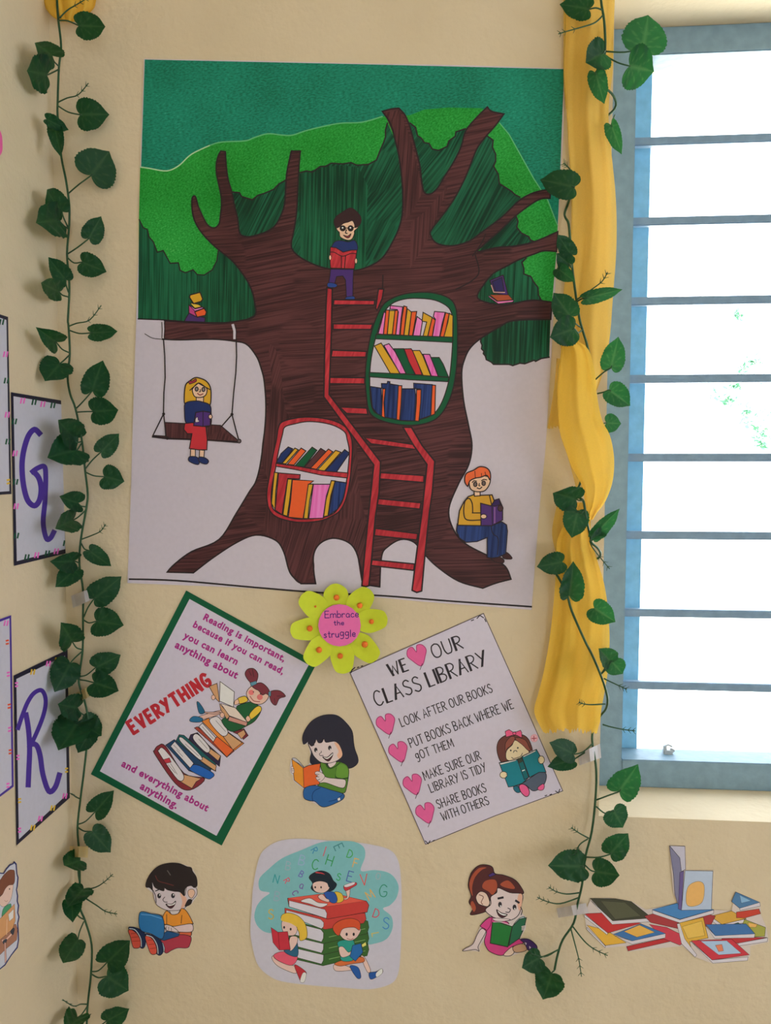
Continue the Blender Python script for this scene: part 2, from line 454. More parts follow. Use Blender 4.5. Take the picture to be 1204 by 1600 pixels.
# ---------------------------------------------------------------- outdoors
GROUND = wall_mat('pale_ground', (214, 208, 196), 0.1)
bm = bmesh.new(); add_box(bm, (-12, 0.26, -0.4), (16, 26, -0.3)); structure(mesh_obj('ground', bm, GROUND))
m, nt, b = new_mat('tree_leaves', 0.6, 0.2); b.inputs['Base Color'].default_value = (0.42, 0.75, 0.45, 1); TREELEAF = m
n = nt.nodes.new('ShaderNodeTexNoise'); n.inputs['Scale'].default_value = 9
rp = nt.nodes.new('ShaderNodeValToRGB'); rp.color_ramp.elements[0].color = (0.14, 0.36, 0.2, 1); rp.color_ramp.elements[1].color = (0.2, 0.4, 0.27, 1)
nt.links.new(n.outputs['Fac'], rp.inputs['Fac']); nt.links.new(rp.outputs['Color'], b.inputs['Base Color'])
m, nt, b = new_mat('tree_bark', 0.8, 0.1); BARK = m
n = nt.nodes.new('ShaderNodeTexNoise'); n.inputs['Scale'].default_value = 14
rp = nt.nodes.new('ShaderNodeValToRGB'); rp.color_ramp.elements[0].color = (0.5, 0.42, 0.34, 1); rp.color_ramp.elements[1].color = (0.7, 0.64, 0.55, 1)
nt.links.new(n.outputs['Fac'], rp.inputs['Fac']); nt.links.new(rp.outputs['Color'], b.inputs['Base Color'])
ty = 5.0; base = on_y(1420, 900, ty); base.z = -0.3
tree = thing('tree', 'pale sunlit tree outside, seen through the barred window', 'tree', base)
bm = bmesh.new(); fork = base + Vector((-0.15, 0, 1.5))
tube(bm, [base, base+Vector((0.05, 0, 0.8)), fork, fork+Vector((-0.1, 0.1, 1.2))], 0.09, 8, 0.5)
clumps = [(1122, 612, .09), (1150, 600, .05), (1138, 626, .05), (1177, 655, .10), (1190, 680, .09), (1188, 696, .05), (1165, 640, .05), (1155, 492, .05), (1178, 565, .06), (1160, 572, .04), (1250, 640, .3), (1270, 540, .35), (1330, 600, .4)]
for (cx, cy, r) in clumps: tube(bm, [fork, (fork + on_y(cx, cy, ty))/2 + Vector((0, 0, -0.12)), on_y(cx, cy, ty)], 0.012, 5, 0.2)
mesh_obj('trunk', bm, BARK, tree, base)
bm = bmesh.new(); rnd = random.Random(3)
for (cx, cy, r) in clumps:
    c = on_y(cx, cy, ty)
    for k in range(int(420*r) + 10):
        p = c + Vector((rnd.gauss(0, r*.5), rnd.gauss(0, r*.5), rnd.gauss(0, r*.5)))
        a = Vector((rnd.uniform(-1, 1), rnd.uniform(-1, 1), rnd.uniform(-1, 1))).normalized(); bb = a.orthogonal().normalized()
        L_ = rnd.uniform(.022, .04)
        bm.faces.new([bm.verts.new(p + q) for q in (-a*L_, bb*L_*.45 - a*L_*.1, a*L_, -bb*L_*.45 - a*L_*.1)])
mesh_obj('foliage', bm, TREELEAF, tree, base)
# ---------------------------------------------------------------- hand-drawn tree poster
BLACK = (33, 26, 30); RED = (172, 42, 52); ORANGE = (206, 84, 40); YEL = (190, 146, 38); PINK = (205, 100, 170)
GREEN = (10, 76, 48); NAVY = (26, 42, 92); PURPLE = (70, 42, 108); SKIN = (205, 172, 148); PAPER = (177, 171, 185)
S = Sheet('tree_poster', 'large hand-drawn chart of a brown tree with ladder and book shelves, on white paper', 'poster', (515, 930)); S.lw = 1.35
S.paper('225,92 390,95 552,99 720,102 882,107 880,200 875,290 870,393 861,558 852,700 842,800 830,953 660,940 500,925 350,917 199,911 204,780 208,640 216,400 220,240', PAPER)
S.part('drawn_sky').fill(TEAL, '226,93 552,100 881,108 874,290 869,395 800,400 500,400 219,300', 0, False)
S.part('drawn_grass_hill').fill(LIGHT_GREEN, '219,261 233,263 260,267 279,259 299,241 328,227 346,222 383,220 397,215 418,209 440,211 457,211 482,203 528,193 565,191 597,182 640,180 663,171 700,168 752,169 775,185 795,210 834,280 855,312 871,353 869,395 862,474 640,480 216,480 217,340', 0, False)
S.line((150, 188, 150), 1.4, '219,261 233,263 260,267 279,259 299,241 328,227'); S.line((84, 160, 110), 1.4, '328,227 346,222 383,220 397,215 418,209 440,211 457,211 482,203 528,193 565,191 597,182')
S.line((84, 160, 110), 1.2, '780,192 795,210 834,280 855,312 871,353', False)
S.part('drawn_leaf_crown')
S.crop(200, 290, 5.473)
S.fill(DG_V, '95,290 130,360 165,375 180,440 215,480 250,570 300,555 330,610 360,665 430,660 445,725 490,745 555,720 590,760 650,765 720,720 760,640 770,550 840,600 900,655 960,720 1010,800 1050,890 1080,980 1090,1060 1085,1110 1000,1150 880,1170 600,1170 480,1160 280,1145 85,1138', 0, False)
S.line(BLACK, 8, '95,290 130,360 165,375 180,440 215,480 250,570 300,555 330,610 360,665 430,660 445,725 490,745 555,720 590,760 650,765 720,720 760,640 770,560', False)
S.line(BLACK, 8, '85,1140 280,1147 480,1162 600,1172 880,1172 1000,1152 1085,1110', False)
S.crop(0, 0, 1)
crown = '362,300 374,301 377,307 394,312 403,305 413,302 427,296 436,287 447,281 467,270 479,267 488,269 500,260 508,260 517,255 535,256 548,254 557,258 575,257 588,250 594,234 599,223 602,214 602,203 605,192'
S.fill(DG_D, crown + ' 622,230 632,300 640,420 560,440 470,430 366,380', 0, False)
S.fill(DG_V, '466,272 479,269 500,262 535,258 560,262 574,290 570,440 500,440 470,420', 0, False)
S.line(BLACK, 1.7, crown, False)
S.fill(DG_D, '636,190 643,193 649,199 652,212 658,216 663,223 670,224 675,233 685,235 698,229 701,220 711,213 712,206 727,201 762,212 770,219 769,230 774,241 774,252 771,260 778,272 780,287 791,294 799,299 804,304 812,308 818,312 770,368 720,386 690,388 668,375 655,330 630,250', 0, False)
S.line(BLACK, 1.7, '640,192 649,199 652,212 658,216 663,223 670,224 675,233 685,235 698,229 701,220 711,213 712,206 727,201', False)
S.line(BLACK, 1.7, '760,212 770,219 769,230 774,241 774,252 771,260 778,272 780,287 791,294 799,299 804,304 812,308', False)
S.fill(DG_D, '805,336 809,346 807,355 814,364 826,370 828,375 838,378 800,388 745,398 765,365', 0, False)
S.line(BLACK, 1.7, '806,338 809,346 807,355 814,364 826,370 828,375 836,378', False)
S.fill(DG_V, '822,403 815,410 818,419 818,428 829,432 833,440 840,449 841,461 846,470 820,477 765,476 742,467 760,438 790,413', 0, False)
S.line(BLACK, 1.7, '822,403 815,410 818,419 818,428 829,432 833,440 840,449 841,461 846,470', False)
S.crop(690, 290, 5.333)
clump = '325,1275 322,1300 335,1330 330,1360 350,1380 345,1400 362,1420 370,1450 410,1470 430,1490 560,1490 590,1500 650,1480 690,1485 770,1455 780,1465 830,1440 895,1430'
S.fill(DG_V, clump + ' 905,1110 600,1110 400,1190', 0, False)
S.line(BLACK, 9, clump, False)
# trunk
S.crop(0, 0, 1)
trunk = [
 '300,310 305,307 310,323 319,343 326,353 335,356 342,350 344,338 346,317 344,299 341,286 338,270 338,255 341,243 345,236 352,237 353,255 356,279 362,300 366,321 371,341 374,363 381,369 394,369 416,362 429,353 438,338 444,320 446,296 448,269 455,236 469,236 467,260 465,296 463,333 459,360 455,385 466,400 490,413 513,420 540,423 566,420 596,404 616,372 626,346 629,319 628,287 624,250 617,219 610,194 597,174 612,170 623,169 632,179 638,192 643,208 650,236 656,260 659,287 663,301 672,303 683,294 694,276 709,252 720,229 727,205 742,186 761,167 768,174 787,178 773,197 758,214 745,232 736,254 725,281 709,311 690,338 676,356 672,366 682,380 706,384 732,377 752,363 784,339 810,314 831,302 851,297 860,298 859,310 844,311 825,322 802,340 780,361 756,382 746,393 774,387 806,384 836,377 871,362 869,393 849,392 834,397 810,406 791,416 771,427 756,444 746,466 778,476 802,474 831,469 862,472 860,499 802,501 780,511 752,528 735,543 726,560 721,583 724,626 732,666 737,696 732,726 716,756 701,795 707,825 726,849 765,870 789,885 798,905 775,911 754,919 716,908 682,885 662,865 646,847 626,843 606,854 596,869 593,917 566,913 564,892 556,862 543,847 520,841 500,849 490,866 490,892 493,912 470,912 453,895 443,862 430,844 400,836 369,848 332,872 302,895 261,894 272,882 299,862 342,843 369,802 389,769 400,751 408,716 415,649 413,599 407,573 400,556 385,538 365,533 332,530 282,531 254,530 257,501 332,505 375,501 398,493 397,469 392,451 383,434 364,409 341,390 326,376 313,361 304,345 300,328']
trunk = pts_of(trunk[0])
SHARP = set(pts_of('345,236 352,237 455,236 469,236 597,174 623,169 761,167 787,178 860,298 859,310 871,362 869,393 862,472 860,499 798,905 754,919 593,917 566,913 493,912 470,912 302,895 261,894 257,501 254,530'))
trunk = catmull(trunk, True, 5, SHARP)
S.part('drawn_tree_trunk').fill(BROWN, trunk, 0, False)
S.fill(BROWN_V, '415,655 424,600 420,540 436,560 446,640 470,655 548,665 560,760 575,840 566,910 556,862 543,847 520,841 500,849 490,866 490,892 470,912 453,895 443,862 432,842 412,828 420,760 408,716', 0, True)
S.fill(BROWN_V, '600,176 624,172 640,215 652,260 660,300 645,330 632,345 628,287 618,219', 0, False)
S.fill(BROWN_V, '642,348 664,330 700,290 670,370 640,420', 0, False)
S.line(BLACK, 1.8, trunk, False, True)
S.line(BLACK, 1.5, '598,430 597,455 594,470'); S.line(BLACK, 1.5, '742,398 748,425 735,440 712,452'); S.line(BLACK, 1.4, '738,400 752,380 758,366')
S.part('drawn_ground_line').line(BLACK, 2.0, '202,905 250,906 300,909 400,918 500,926 600,931 700,939 830,948')
# ladder
S.crop(400, 450, 3.01)
S.part('drawn_ladder')
for q in ('365,55 558,58 555,80 362,80', '362,168 548,170 540,195 362,195', '358,292 520,298 515,325 352,325', '345,420 510,422 510,452 345,450', '395,560 520,565 525,595 425,590', '510,703 735,735 765,760 540,733', '585,868 790,882 788,915 580,898', '570,990 775,1010 770,1040 570,1020', '560,1130 760,1155 755,1185 555,1165', '545,1278 745,1298 740,1328 540,1305'):
    S.fill(RED_M, q, 5, False)
S.fill(RED_M, '333,-2 358,3 354,200 343,500 585,818 578,960 560,1080 545,1250 530,1400 515,1405 497,1400 510,1250 530,1050 553,832 318,512 322,300 328,100', 5.5, False)
S.fill(RED_M, '575,5 600,5 592,50 568,105 562,95', 5, False)
S.fill(RED_M, '690,655 730,655 780,740 840,815 828,960 815,1050 795,1240 778,1425 755,1432 733,1422 750,1280 780,1050 803,830 740,740', 5.5, False)
# green book case
S.crop(560, 450, 6.957)
S.part('drawn_bookcase', None, 'green rimmed oval book case with three shelves')
rim = [(640,48),(480,70),(340,125),(255,200),(190,330),(140,480),(105,650),(80,830),(72,1000),(85,1180),(110,1330),(180,1410),(330,1465),(520,1492),(680,1482),(820,1435),(920,1340),(1000,1180),(1045,1000),(1070,780),(1075,560),(1072,360),(1050,200),(980,110),(820,55)]
inn = [(640,112),(500,120),(380,160),(300,230),(250,330),(205,480),(170,600),(135,780),(122,950),(125,1150),(150,1310),(210,1370),(340,1415),(520,1445),(660,1430),(780,1390),(860,1320),(930,1180),(985,980),(1010,760),(1022,560),(1025,380),(1005,260),(950,190),(820,130)]
S.fill(GREEN, rim, 10, True); S.fill(PAPER, inn, 9, True)
bc = S
def books(parent, specs, w, s=False):
    for c, q in specs:
        S.part('drawn_book', parent); S.fill(c, q, w, s)
case = S.done()
books(case, [(PINK_M, '275,260 295,270 268,505 212,498 240,400'), (ORANGE, '297,240 335,240 310,505 270,505'), (YEL, '335,245 395,245 365,505 312,505'), (ORANGE, '395,245 430,240 402,508 366,508'),
 (PINK_M, '345,190 480,205 462,330 445,512 404,508 432,260 420,235 340,230'), (ORANGE, '492,195 525,205 490,515 452,512 470,330'), (YEL, '530,225 575,262 540,518 492,515'), (ORANGE, '575,258 632,255 585,520 545,518'),
 (PINK_M, '635,310 695,355 668,525 590,522 615,400'), (YEL, '700,265 800,320 770,440 750,525 700,525 740,370 690,360'), (ORANGE, '800,320 835,350 815,430 800,528 752,525'), (PINK_M, '825,255 940,265 905,400 880,530 802,528 835,340 812,310'), (ORANGE, '945,268 985,280 930,532 885,530'), (YEL, '985,275 1025,300 1022,535 925,535 970,370')], 8)
S.part('drawn_shelf_board', case); S.fill(GREEN, '190,505 620,520 1025,535 1022,592 600,570 182,552', 8, False)
books(case, [(YEL, '172,630 245,598 450,930 345,930'), (PINK_M, '275,625 330,605 395,690 520,930 450,932'), (GREEN, '385,660 490,660 520,740 615,940 520,940'), (RED, '495,662 570,660 600,700 692,945 618,942 545,800'), (YEL, '585,680 665,680 700,740 785,958 700,950'), (PINK_M, '700,720 772,722 800,790 865,962 790,958'), (GREEN, '785,755 875,755 920,830 978,970 868,962')], 8)
S.part('drawn_shelf_board', case); S.fill(GREEN, '118,918 500,935 985,972 970,1018 560,998 115,965', 8, False)
books(case, [(NAVY_M, '128,1070 245,1088 262,1400 200,1365 150,1300'), (NAVY_M, '248,1038 310,1040 315,1015 340,1018 340,1042 435,1058 430,1430 285,1405 270,1090 250,1090'), (ORANGE, '262,1095 292,1095 275,1250 285,1412 250,1395 258,1250'), (ORANGE, '432,1060 470,1062 462,1250 445,1438 412,1430'), (NAVY_M, '472,1095 610,1095 625,1200 610,1445 450,1440'), (NAVY_M, '598,1035 800,1050 790,1250 785,1385 660,1430 680,1100 600,1090'), (ORANGE, '630,1105 680,1105 675,1240 655,1448 612,1445 628,1250'), (ORANGE, '800,1055 836,1058 828,1370 785,1388')], 8)
# red book case
S.crop(400, 640, 6.689)
S.part('drawn_bookcase', None, 'red rimmed oval book case with one shelf')
S.fill(RED_M, '520,78 380,95 270,130 232,190 210,320 175,480 140,680 112,860 115,960 140,1050 210,1120 350,1165 500,1180 680,1160 800,1110 880,1050 940,930 980,740 1000,520 1005,380 990,280 930,180 820,120 680,88', 10)
S.fill(PAPER, '530,126 400,150 300,182 275,260 235,430 205,600 170,780 155,930 180,1040 270,1100 400,1140 540,1142 680,1130 790,1095 850,1040 910,930 945,740 968,540 972,420 950,310 925,235 820,170 680,135', 9)
case = S.done()
books(case, [(NAVY, '335,390 382,410 350,460 270,560 212,552 260,460'), (YEL, '405,402 440,420 310,568 272,562'), (ORANGE, '470,402 520,432 395,580 325,572'), (GREEN, '585,392 635,425 500,600 405,588'), ((78, 42, 48), '675,405 730,440 575,612 505,602'), (ORANGE, '755,412 800,440 630,625 568,612'), (YEL, '830,425 885,445 715,640 640,632'), (NAVY, '925,418 975,455 840,652 720,645')], 8)
S.part('drawn_shelf_board', case); S.fill(RED_M, '208,562 420,590 700,640 960,662 952,715 680,685 400,625 205,592', 8, False)
books(case, [(YEL, '190,655 228,660 205,850 195,1040 160,980 170,860'), (RED_M, '235,662 460,680 455,725 330,720 300,900 270,1098 198,1050 222,800'), (YEL, '330,725 375,728 350,950 325,1115 280,1100 300,950'), (ORANGE, '378,732 600,745 560,775 540,850 490,1140 335,1125 360,950'), (YEL, '545,780 595,778 560,950 540,1140 495,1138'), (PINK_M, '598,780 775,780 735,900 700,1135 550,1140 575,950'), (YEL, '785,742 825,745 780,900 750,1110 705,1120 730,940'), (NAVY_M, '825,748 945,765 910,930 850,1040 755,1108 790,900')], 8)
# boy with the red book
S.crop(480, 310, 9.41)
S.part('drawn_boy', None, 'drawn boy with dark glasses in a navy jumper')
S.fill((64, 40, 104), '340,1040 680,1045 672,1200 668,1480 575,1475 560,1200 520,1140 430,1150 400,1260 310,1250 330,1140', 9, False)
S.fill((32, 60, 128), '305,1240 400,1250 440,1280 400,1310 300,1300', 7); S.fill((32, 60, 128), '580,1450 680,1440 690,1480 560,1480', 7)
S.fill((28, 44, 96), '400,640 500,620 600,640 700,620 735,760 560,860 400,800 340,760', 8)
S.fill(SKIN, '440,420 430,450 450,480 470,500 480,560 540,600 610,615 660,590 690,520 690,480 720,450 745,425 720,400 660,320 540,340', 8)
S.fill((48, 30, 34), '420,430 390,350 420,270 500,210 620,140 700,170 780,260 790,350 750,410 700,430 690,380 660,330 600,350 530,370 470,420', 5)
S.ell((30, 22, 26), 520, 440, 46, 44); S.ell((30, 22, 26), 635, 440, 44, 46); S.line(BLACK, 9, '560,435 592,435'); S.line(BLACK, 9, '470,420 440,415'); S.line(BLACK, 9, '678,430 710,420')
S.ell((200, 200, 205), 518, 432, 12); S.ell((200, 200, 205), 632, 432, 12)
S.line(BLACK, 12, '575,460 560,505 585,515'); S.fill((120, 48, 52), '530,540 590,555 640,520 620,570 580,580', 7)
S.part('drawn_book', S.done()); S.fill(RED_M, '340,715 420,725 525,790 650,760 730,760 690,1035 520,1030 340,1025 330,860', 10, False)
S.line(BLACK, 9, '340,790 400,795 515,850 640,810 720,815'); S.line(BLACK, 10, '500,850 500,1030', False); S.line(BLACK, 10, '560,850 545,1030', False)
S.ell(SKIN, 335, 870, 18, 38, 0, 6); S.ell(SKIN, 715, 920, 18, 38, 0, 6)
# small pile of drawn books and open book in the crown
S.crop(200, 290, 5.473)
S.part('drawn_book_pile')
S.fill((62, 38, 92), '480,1160 520,1090 570,1090 620,1120 660,1130 655,1168', 6, False); S.fill((168, 56, 120), '520,1020 570,1070 650,1045 660,1060 580,1120 520,1090', 6, False)
S.fill(ORANGE, '570,1080 650,1050 670,1080 660,1110 590,1125', 7, False); S.fill((198, 172, 60), '530,1005 600,1015 630,1035 570,1050', 6, False); S.fill((206, 120, 190), '525,1020 572,1056 640,1040 640,1050 572,1072', 4, False); S.fill(YEL, '530,935 615,912 638,970 625,990 560,1010 525,955', 8, False)
S.crop(690, 290, 5.333)
S.part('drawn_laptop', None, 'small dark drawn book standing open on a branch')
S.fill((66, 40, 104), '400,790 510,745 555,920 440,895', 6, False); S.fill((40, 34, 84), '418,800 500,765 520,885 450,885', 5, False)
S.fill((205, 110, 170), '385,915 460,965 600,955 590,970 470,985 395,930', 4, False); S.fill((150, 70, 44), '400,910 555,910 590,950 465,962', 4, False); S.line((205, 160, 150), 5, '412,830 432,888 525,890', False)
# swing
S.crop(230, 570, 7.525)
S.part('drawn_swing')
S.fill(BROWN_V, '205,678 860,712 1075,895 1060,915 720,888 240,872 60,850 70,830 215,840', 9, False)
S.line(BLACK, 13, '60,842 240,866 600,880 1085,905', False)
S.line(BLACK, 11, '190,-300 205,-100 210,150 195,330 190,580 62,840', False); S.line(BLACK, 11, '192,580 225,870', False)
S.line(BLACK, 11, '1045,-300 1050,-100 1040,100 1015,330 995,585 868,730', False); S.line(BLACK, 11, '995,585 1075,890', False)
S.ell((90, 78, 82), 1080, 897, 22, 22, 0, 8); S.ell(BLACK, 235, 862, 20); S.ell(BLACK, 192, 578, 18); S.ell(BLACK, 995, 583, 18)
S.line(PAPER, 22, '185,-500 190,-420 185,-320', False); S.line(BLACK, 7, '172,-500 176,-420 172,-315', False); S.line(BLACK, 7, '200,-500 204,-420 198,-315', False)
S.line(PAPER, 22, '1005,-470 1025,-400 1025,-310', False); S.line(BLACK, 7, '1038,-470 1044,-380 1042,-300', False)
S.line(BLACK, 6, '-30,-365 60,-315 170,-300')
S.part('drawn_girl', None, 'drawn girl with long yellow hair and red skirt')
S.fill(YEL, '560,152 500,190 450,240 435,370 445,460 520,440 560,430 660,440 735,475 750,340 735,250 690,190 620,158', 11)
S.fill(SKIN, '510,990 565,995 565,1090 505,1085', 8, False); S.fill(SKIN, '615,1000 672,1005 665,1095 610,1090', 8, False)
S.fill(NAVY, '500,1080 580,1085 610,1130 600,1172 540,1160 485,1125', 8); S.fill(NAVY, '610,1085 680,1095 720,1130 700,1165 650,1160 605,1130', 8)
S.fill(SKIN, '575,370 662,370 660,440 575,440', 8, False)
S.fill(NAVY, '450,450 570,425 660,440 735,475 750,560 735,720 560,720 540,690 455,680 438,560', 9)
S.fill(RED, '440,690 530,680 690,730 705,880 700,1000 600,1000 495,985 510,900 525,810 470,810 430,760', 9, False)
S.fill(SKIN, '600,215 540,270 530,310 560,375 640,382 690,350 700,285 660,245', 9)
S.ell((120, 112, 116), 580, 285, 18, 24, 0, 9); S.ell((120, 112, 116), 660, 290, 18, 24, 0, 9); S.line(BLACK, 8, '622,290 625,315 608,318', False); S.line((120, 36, 44), 9, '590,335 620,355 655,340')
S.line(BLACK, 9, '600,215 540,265 500,300', False); S.line(BLACK, 9, '600,215 660,250 735,290', False); S.fill((140, 40, 60), '490,190 530,190 570,165 575,195 520,220 495,225', 6)
S.part('drawn_book', S.done()); S.fill(PURPLE, '570,560 655,545 745,560 740,715 655,725 545,715', 9, False); S.line(BLACK, 7, '655,548 655,720', False)
S.ell(SKIN, 742, 610, 22, 26, 0, 7); S.fill((190, 180, 180), '570,630 590,615 598,650 615,660 590,675 565,670', 4)
# boy seated by the root
S.crop(690, 710, 7.273)
S.part('drawn_boy', None, 'drawn boy with orange hair in a mustard jumper')
S.fill((58, 32, 36), '560,1170 650,1165 705,1200 690,1235 600,1220', 7); S.fill((58, 32, 36), '690,1130 740,1115 795,1170 780,1190 700,1180', 7)
S.fill(NAVY_M, '175,790 440,810 560,810 680,765 735,800 745,870 735,1000 725,1130 640,1170 560,1180 515,1170 515,945 400,990 270,1000 200,950 165,870', 9, False)
S.line(BLACK, 7, '560,820 580,900 640,960 630,1140')
S.fill((186, 142, 44), '370,455 440,465 570,460 600,540 560,580 440,810 180,805 200,640 250,540 300,480', 10, False)
S.line(BLACK, 10, '350,655 345,560 310,500 260,540 250,680 290,745 440,745', True); S.line(BLACK, 9, '345,665 440,665', False); S.line(BLACK, 9, '540,465 565,570', False)
S.fill(SKIN, '365,410 435,410 435,470 370,475', 9, False)
S.fill(SKIN, '315,300 320,380 360,415 420,425 490,410 540,340 545,265 450,240 370,260', 9)
S.fill((204, 92, 50), '290,360 260,310 275,220 360,180 430,140 510,155 550,210 548,290 510,240 440,260 380,270 320,300 300,350', 10)
S.line(BLACK, 6, '375,190 380,260', False); S.line(BLACK, 6, '450,215 450,255', False); S.line(BLACK, 6, '490,200 500,240', False)
S.ell((95, 80, 80), 380, 340, 20, 26, 0, 8); S.ell((95, 80, 80), 475, 328, 20, 26, 0, 8); S.line(BLACK, 8, '425,330 420,355 435,358', False); S.line(BLACK, 9, '400,380 430,390 455,370'); S.line(BLACK, 8, '345,320 365,300 395,305'); S.line(BLACK, 8, '450,300 475,285 510,290')
S.part('drawn_book', S.done()); S.fill(PURPLE, '440,555 560,585 600,520 650,505 690,600 690,745 570,810 445,810', 9, False); S.fill((44, 28, 80), '560,580 600,520 650,505 665,570 600,590', 7, False)
S.line(BLACK, 7, '570,590 575,800', False); S.line((130, 88, 150), 9, '600,600 600,780', False)
S.ell(SKIN, 475, 705, 34, 26, 0, 7); S.ell((70, 46, 54), 665, 612, 30, 34, 0, 7)
S.done()
# ---------------------------------------------------------------- green-bordered reading poster
MAGENTA = (150, 36, 120); INK = (40, 36, 44); WHITE = (183, 178, 196)
S = Sheet('reading_poster', 'tilted poster with a dark green border and magenta words around a red EVERYTHING', 'poster', (245, 1322))
S.part('border'); S.crop(0, 900, 3.01)
S.paper('875,68 1490,408 1042,1268 427,932', (6, 78, 50), False, 'border')
S.crop(0, 0, 1)
S.layer += 2
S.part('paper').fill(WHITE, '296,936 482,1039 338,1306 156,1205', 0, False)
for t, a, b_ in (('Reading is important,', (316.6, 967.5), (443, 1034)), ('because if you can read,', (300.5, 979), (441, 1054)), ('you can learn', (285.5, 996), (369, 1039)), ('anything about', (272.2, 1011), (369, 1060.5)), ('and everything about', (188.7, 1196.5), (323, 1268)), ('anything.', (217.6, 1231.5), (275, 1264))):
    S.layer = 10; S.part('lettering').type(t, MAGENTA, a, b_, 1.02, 0.04)
S.part('red_lettering').hand('EVERYTHING', (168, 38, 50), (209, 1146), (330, 1069), 20, 5.4, 0.46, 0, 0.14)
S.crop(230, 1040, 5.235); S.layer = 20
S.part('printed_book_stack')
CR = (196, 192, 198); TAN = (186, 142, 104); MAR = (112, 40, 50); TEALB = (26, 84, 88)
S.fill(MAR, '700,545 790,515 825,572 785,605 770,575', 5, False); S.fill(TAN, '735,555 790,525 805,560 770,600', 4, False)
S.fill((200, 120, 50), '445,455 480,440 500,430 790,635 720,690 690,700', 5, False); S.fill(TAN, '620,580 655,545 775,632 700,690', 5, False); S.fill(CR, '510,460 545,420 590,430 660,540 612,575', 5)
S.fill((150, 62, 50), '385,510 410,500 560,610 710,700 650,750 520,630', 5, False); S.fill((206, 92, 46), '535,625 570,580 705,690 650,748', 5, False); S.fill(CR, '420,500 450,470 560,590 540,625', 5, False)
S.fill((44, 36, 66), '340,600 355,565 410,548 500,650 600,740 590,825 480,740', 5, False); S.fill(TAN, '485,700 510,675 600,738 580,780', 5, False); S.fill(CR, '375,600 410,560 510,672 480,710', 5)
S.fill(TEALB, '235,615 260,565 300,570 560,800 560,865 430,800', 5, False); S.fill(TAN, '430,775 455,745 565,820 555,862', 5, False); S.fill(CR, '270,620 290,592 440,740 420,765', 5)
S.fill((26, 60, 96), '150,650 220,605 240,620 520,850 505,920 340,860', 5, False); S.fill((30, 88, 168), '345,850 400,810 540,880 525,920 480,922', 5); S.fill(CR, '190,660 225,620 380,800 350,838', 5, False)
S.fill((120, 40, 50), '60,690 90,655 150,660 300,880 470,925 350,1018 230,965 65,730', 6); S.fill(TAN, '255,940 295,890 440,925 400,950 365,1005', 5, False); S.fill(CR, '95,690 140,685 295,890 250,935 100,720', 5)
S.fill((176, 50, 64), '130,770 180,755 195,790 150,800', 4, False)
for q in ('190,800 245,890', '170,810 230,880', '215,650 265,700', '240,690 290,745', '310,640 420,740', '420,600 490,680', '450,500 540,600', '560,450 640,540'): S.line(INK, 3, q, False)
S.part('printed_girl', None, 'printed girl with maroon bunches in a green dress')
S.fill((196, 160, 150), '600,365 440,410 400,435 420,450 600,395', 4); S.fill((196, 160, 150), '595,380 480,380 450,370 450,385 560,395', 4)
S.fill((36, 100, 140), '345,445 380,415 450,430 440,460 370,462', 4); S.fill((30, 88, 120), '405,300 430,310 470,380 425,390', 4)
S.fill((28, 84, 50), '735,330 790,310 850,300 930,350 890,440 820,490 690,540 610,460 640,420 720,370', 5)
S.fill((206, 172, 58), '740,270 800,250 820,290 750,312', 5); S.fill((206, 172, 58), '835,400 880,345 920,330 930,370 850,440', 5)
S.fill((210, 168, 150), '715,290 740,275 750,308 715,320', 4); S.fill((210, 168, 150), '805,430 825,410 845,440 820,460', 4)
S.fill((110, 46, 58), '845,140 800,75 820,30 870,25 905,70 890,135', 5); S.fill((110, 46, 58), '1005,215 1080,205 1130,250 1080,270 1050,325 1010,290', 5)
for q in ('830,40 850,80', '860,30 870,90', '1120,250 1060,250', '1045,320 1040,270'): S.line(INK, 4, q, False)
S.fill((216, 172, 158), '810,230 850,170 930,155 990,200 985,270 930,315 850,300', 5)
S.fill((110, 46, 58), '860,165 930,140 990,190 1000,245 970,230 940,240 910,205 880,190', 5)
S.fill((80, 130, 150), '840,140 890,125 895,150 850,170', 3, False); S.fill((80, 130, 150), '990,215 1012,210 1010,250 992,250', 3, False)
S.ell((206, 110, 110), 850, 220, 22); S.ell((206, 110, 110), 920, 258, 24); S.ell(INK, 868, 215, 5); S.ell(INK, 925, 232, 5); S.line((150, 50, 50), 6, '840,250 870,288 920,295')
S.part('printed_open_book')
S.fill(TAN, '505,170 570,145 590,300 560,270', 5, False); S.fill((212, 208, 212), '595,130 712,215 705,340 590,290', 5, False); S.fill(TAN, '590,310 680,410 650,440 600,360', 5, False)
S.fill((204, 190, 180), '600,310 720,345 820,465 670,410', 5, False); S.fill((180, 130, 120), '670,415 820,465 810,495 660,450', 5, False)
S.ell((206, 166, 150), 540, 260, 16, 20, 0, 4); S.ell((206, 166, 150), 612, 405, 18, 22, 0, 4)
S.done()

# ---------------------------------------------------------------- class library poster
S = Sheet('library_rules_poster', 'tilted white class library rules poster with pink hearts and black hand lettering', 'poster', (760, 1315))
S.crop(540, 940, 3.344)
S.paper('20,370 370,215 720,60 930,530 1135,990 780,1120 415,1270 215,810', (182, 177, 194), False)
S.part('printed_frame').line((70, 62, 72), 4, '22,371 370,217 719,62 930,530 1133,989 780,1119 417,1268 216,810', False, True)
for q in ('28,362 48,344', '32,352 28,372', '60,345 68,342', '80,338 88,336', '685,88 700,72 720,85', '655,100 668,95', '725,90 732,105', '1095,990 1110,1000 1118,980', '1065,1010 1075,1006', '1040,1015 1050,1012', '415,1250 430,1265 440,1250', '455,1250 465,1247'): S.line(INK, 5, q, False)
S.part('lettering').hand('WE', INK, (234, 392), (328, 358), 66, 7, .2, 6); S.part('lettering').hand('OUR', INK, (462, 298), (614, 243), 72, 7, .22, 6)
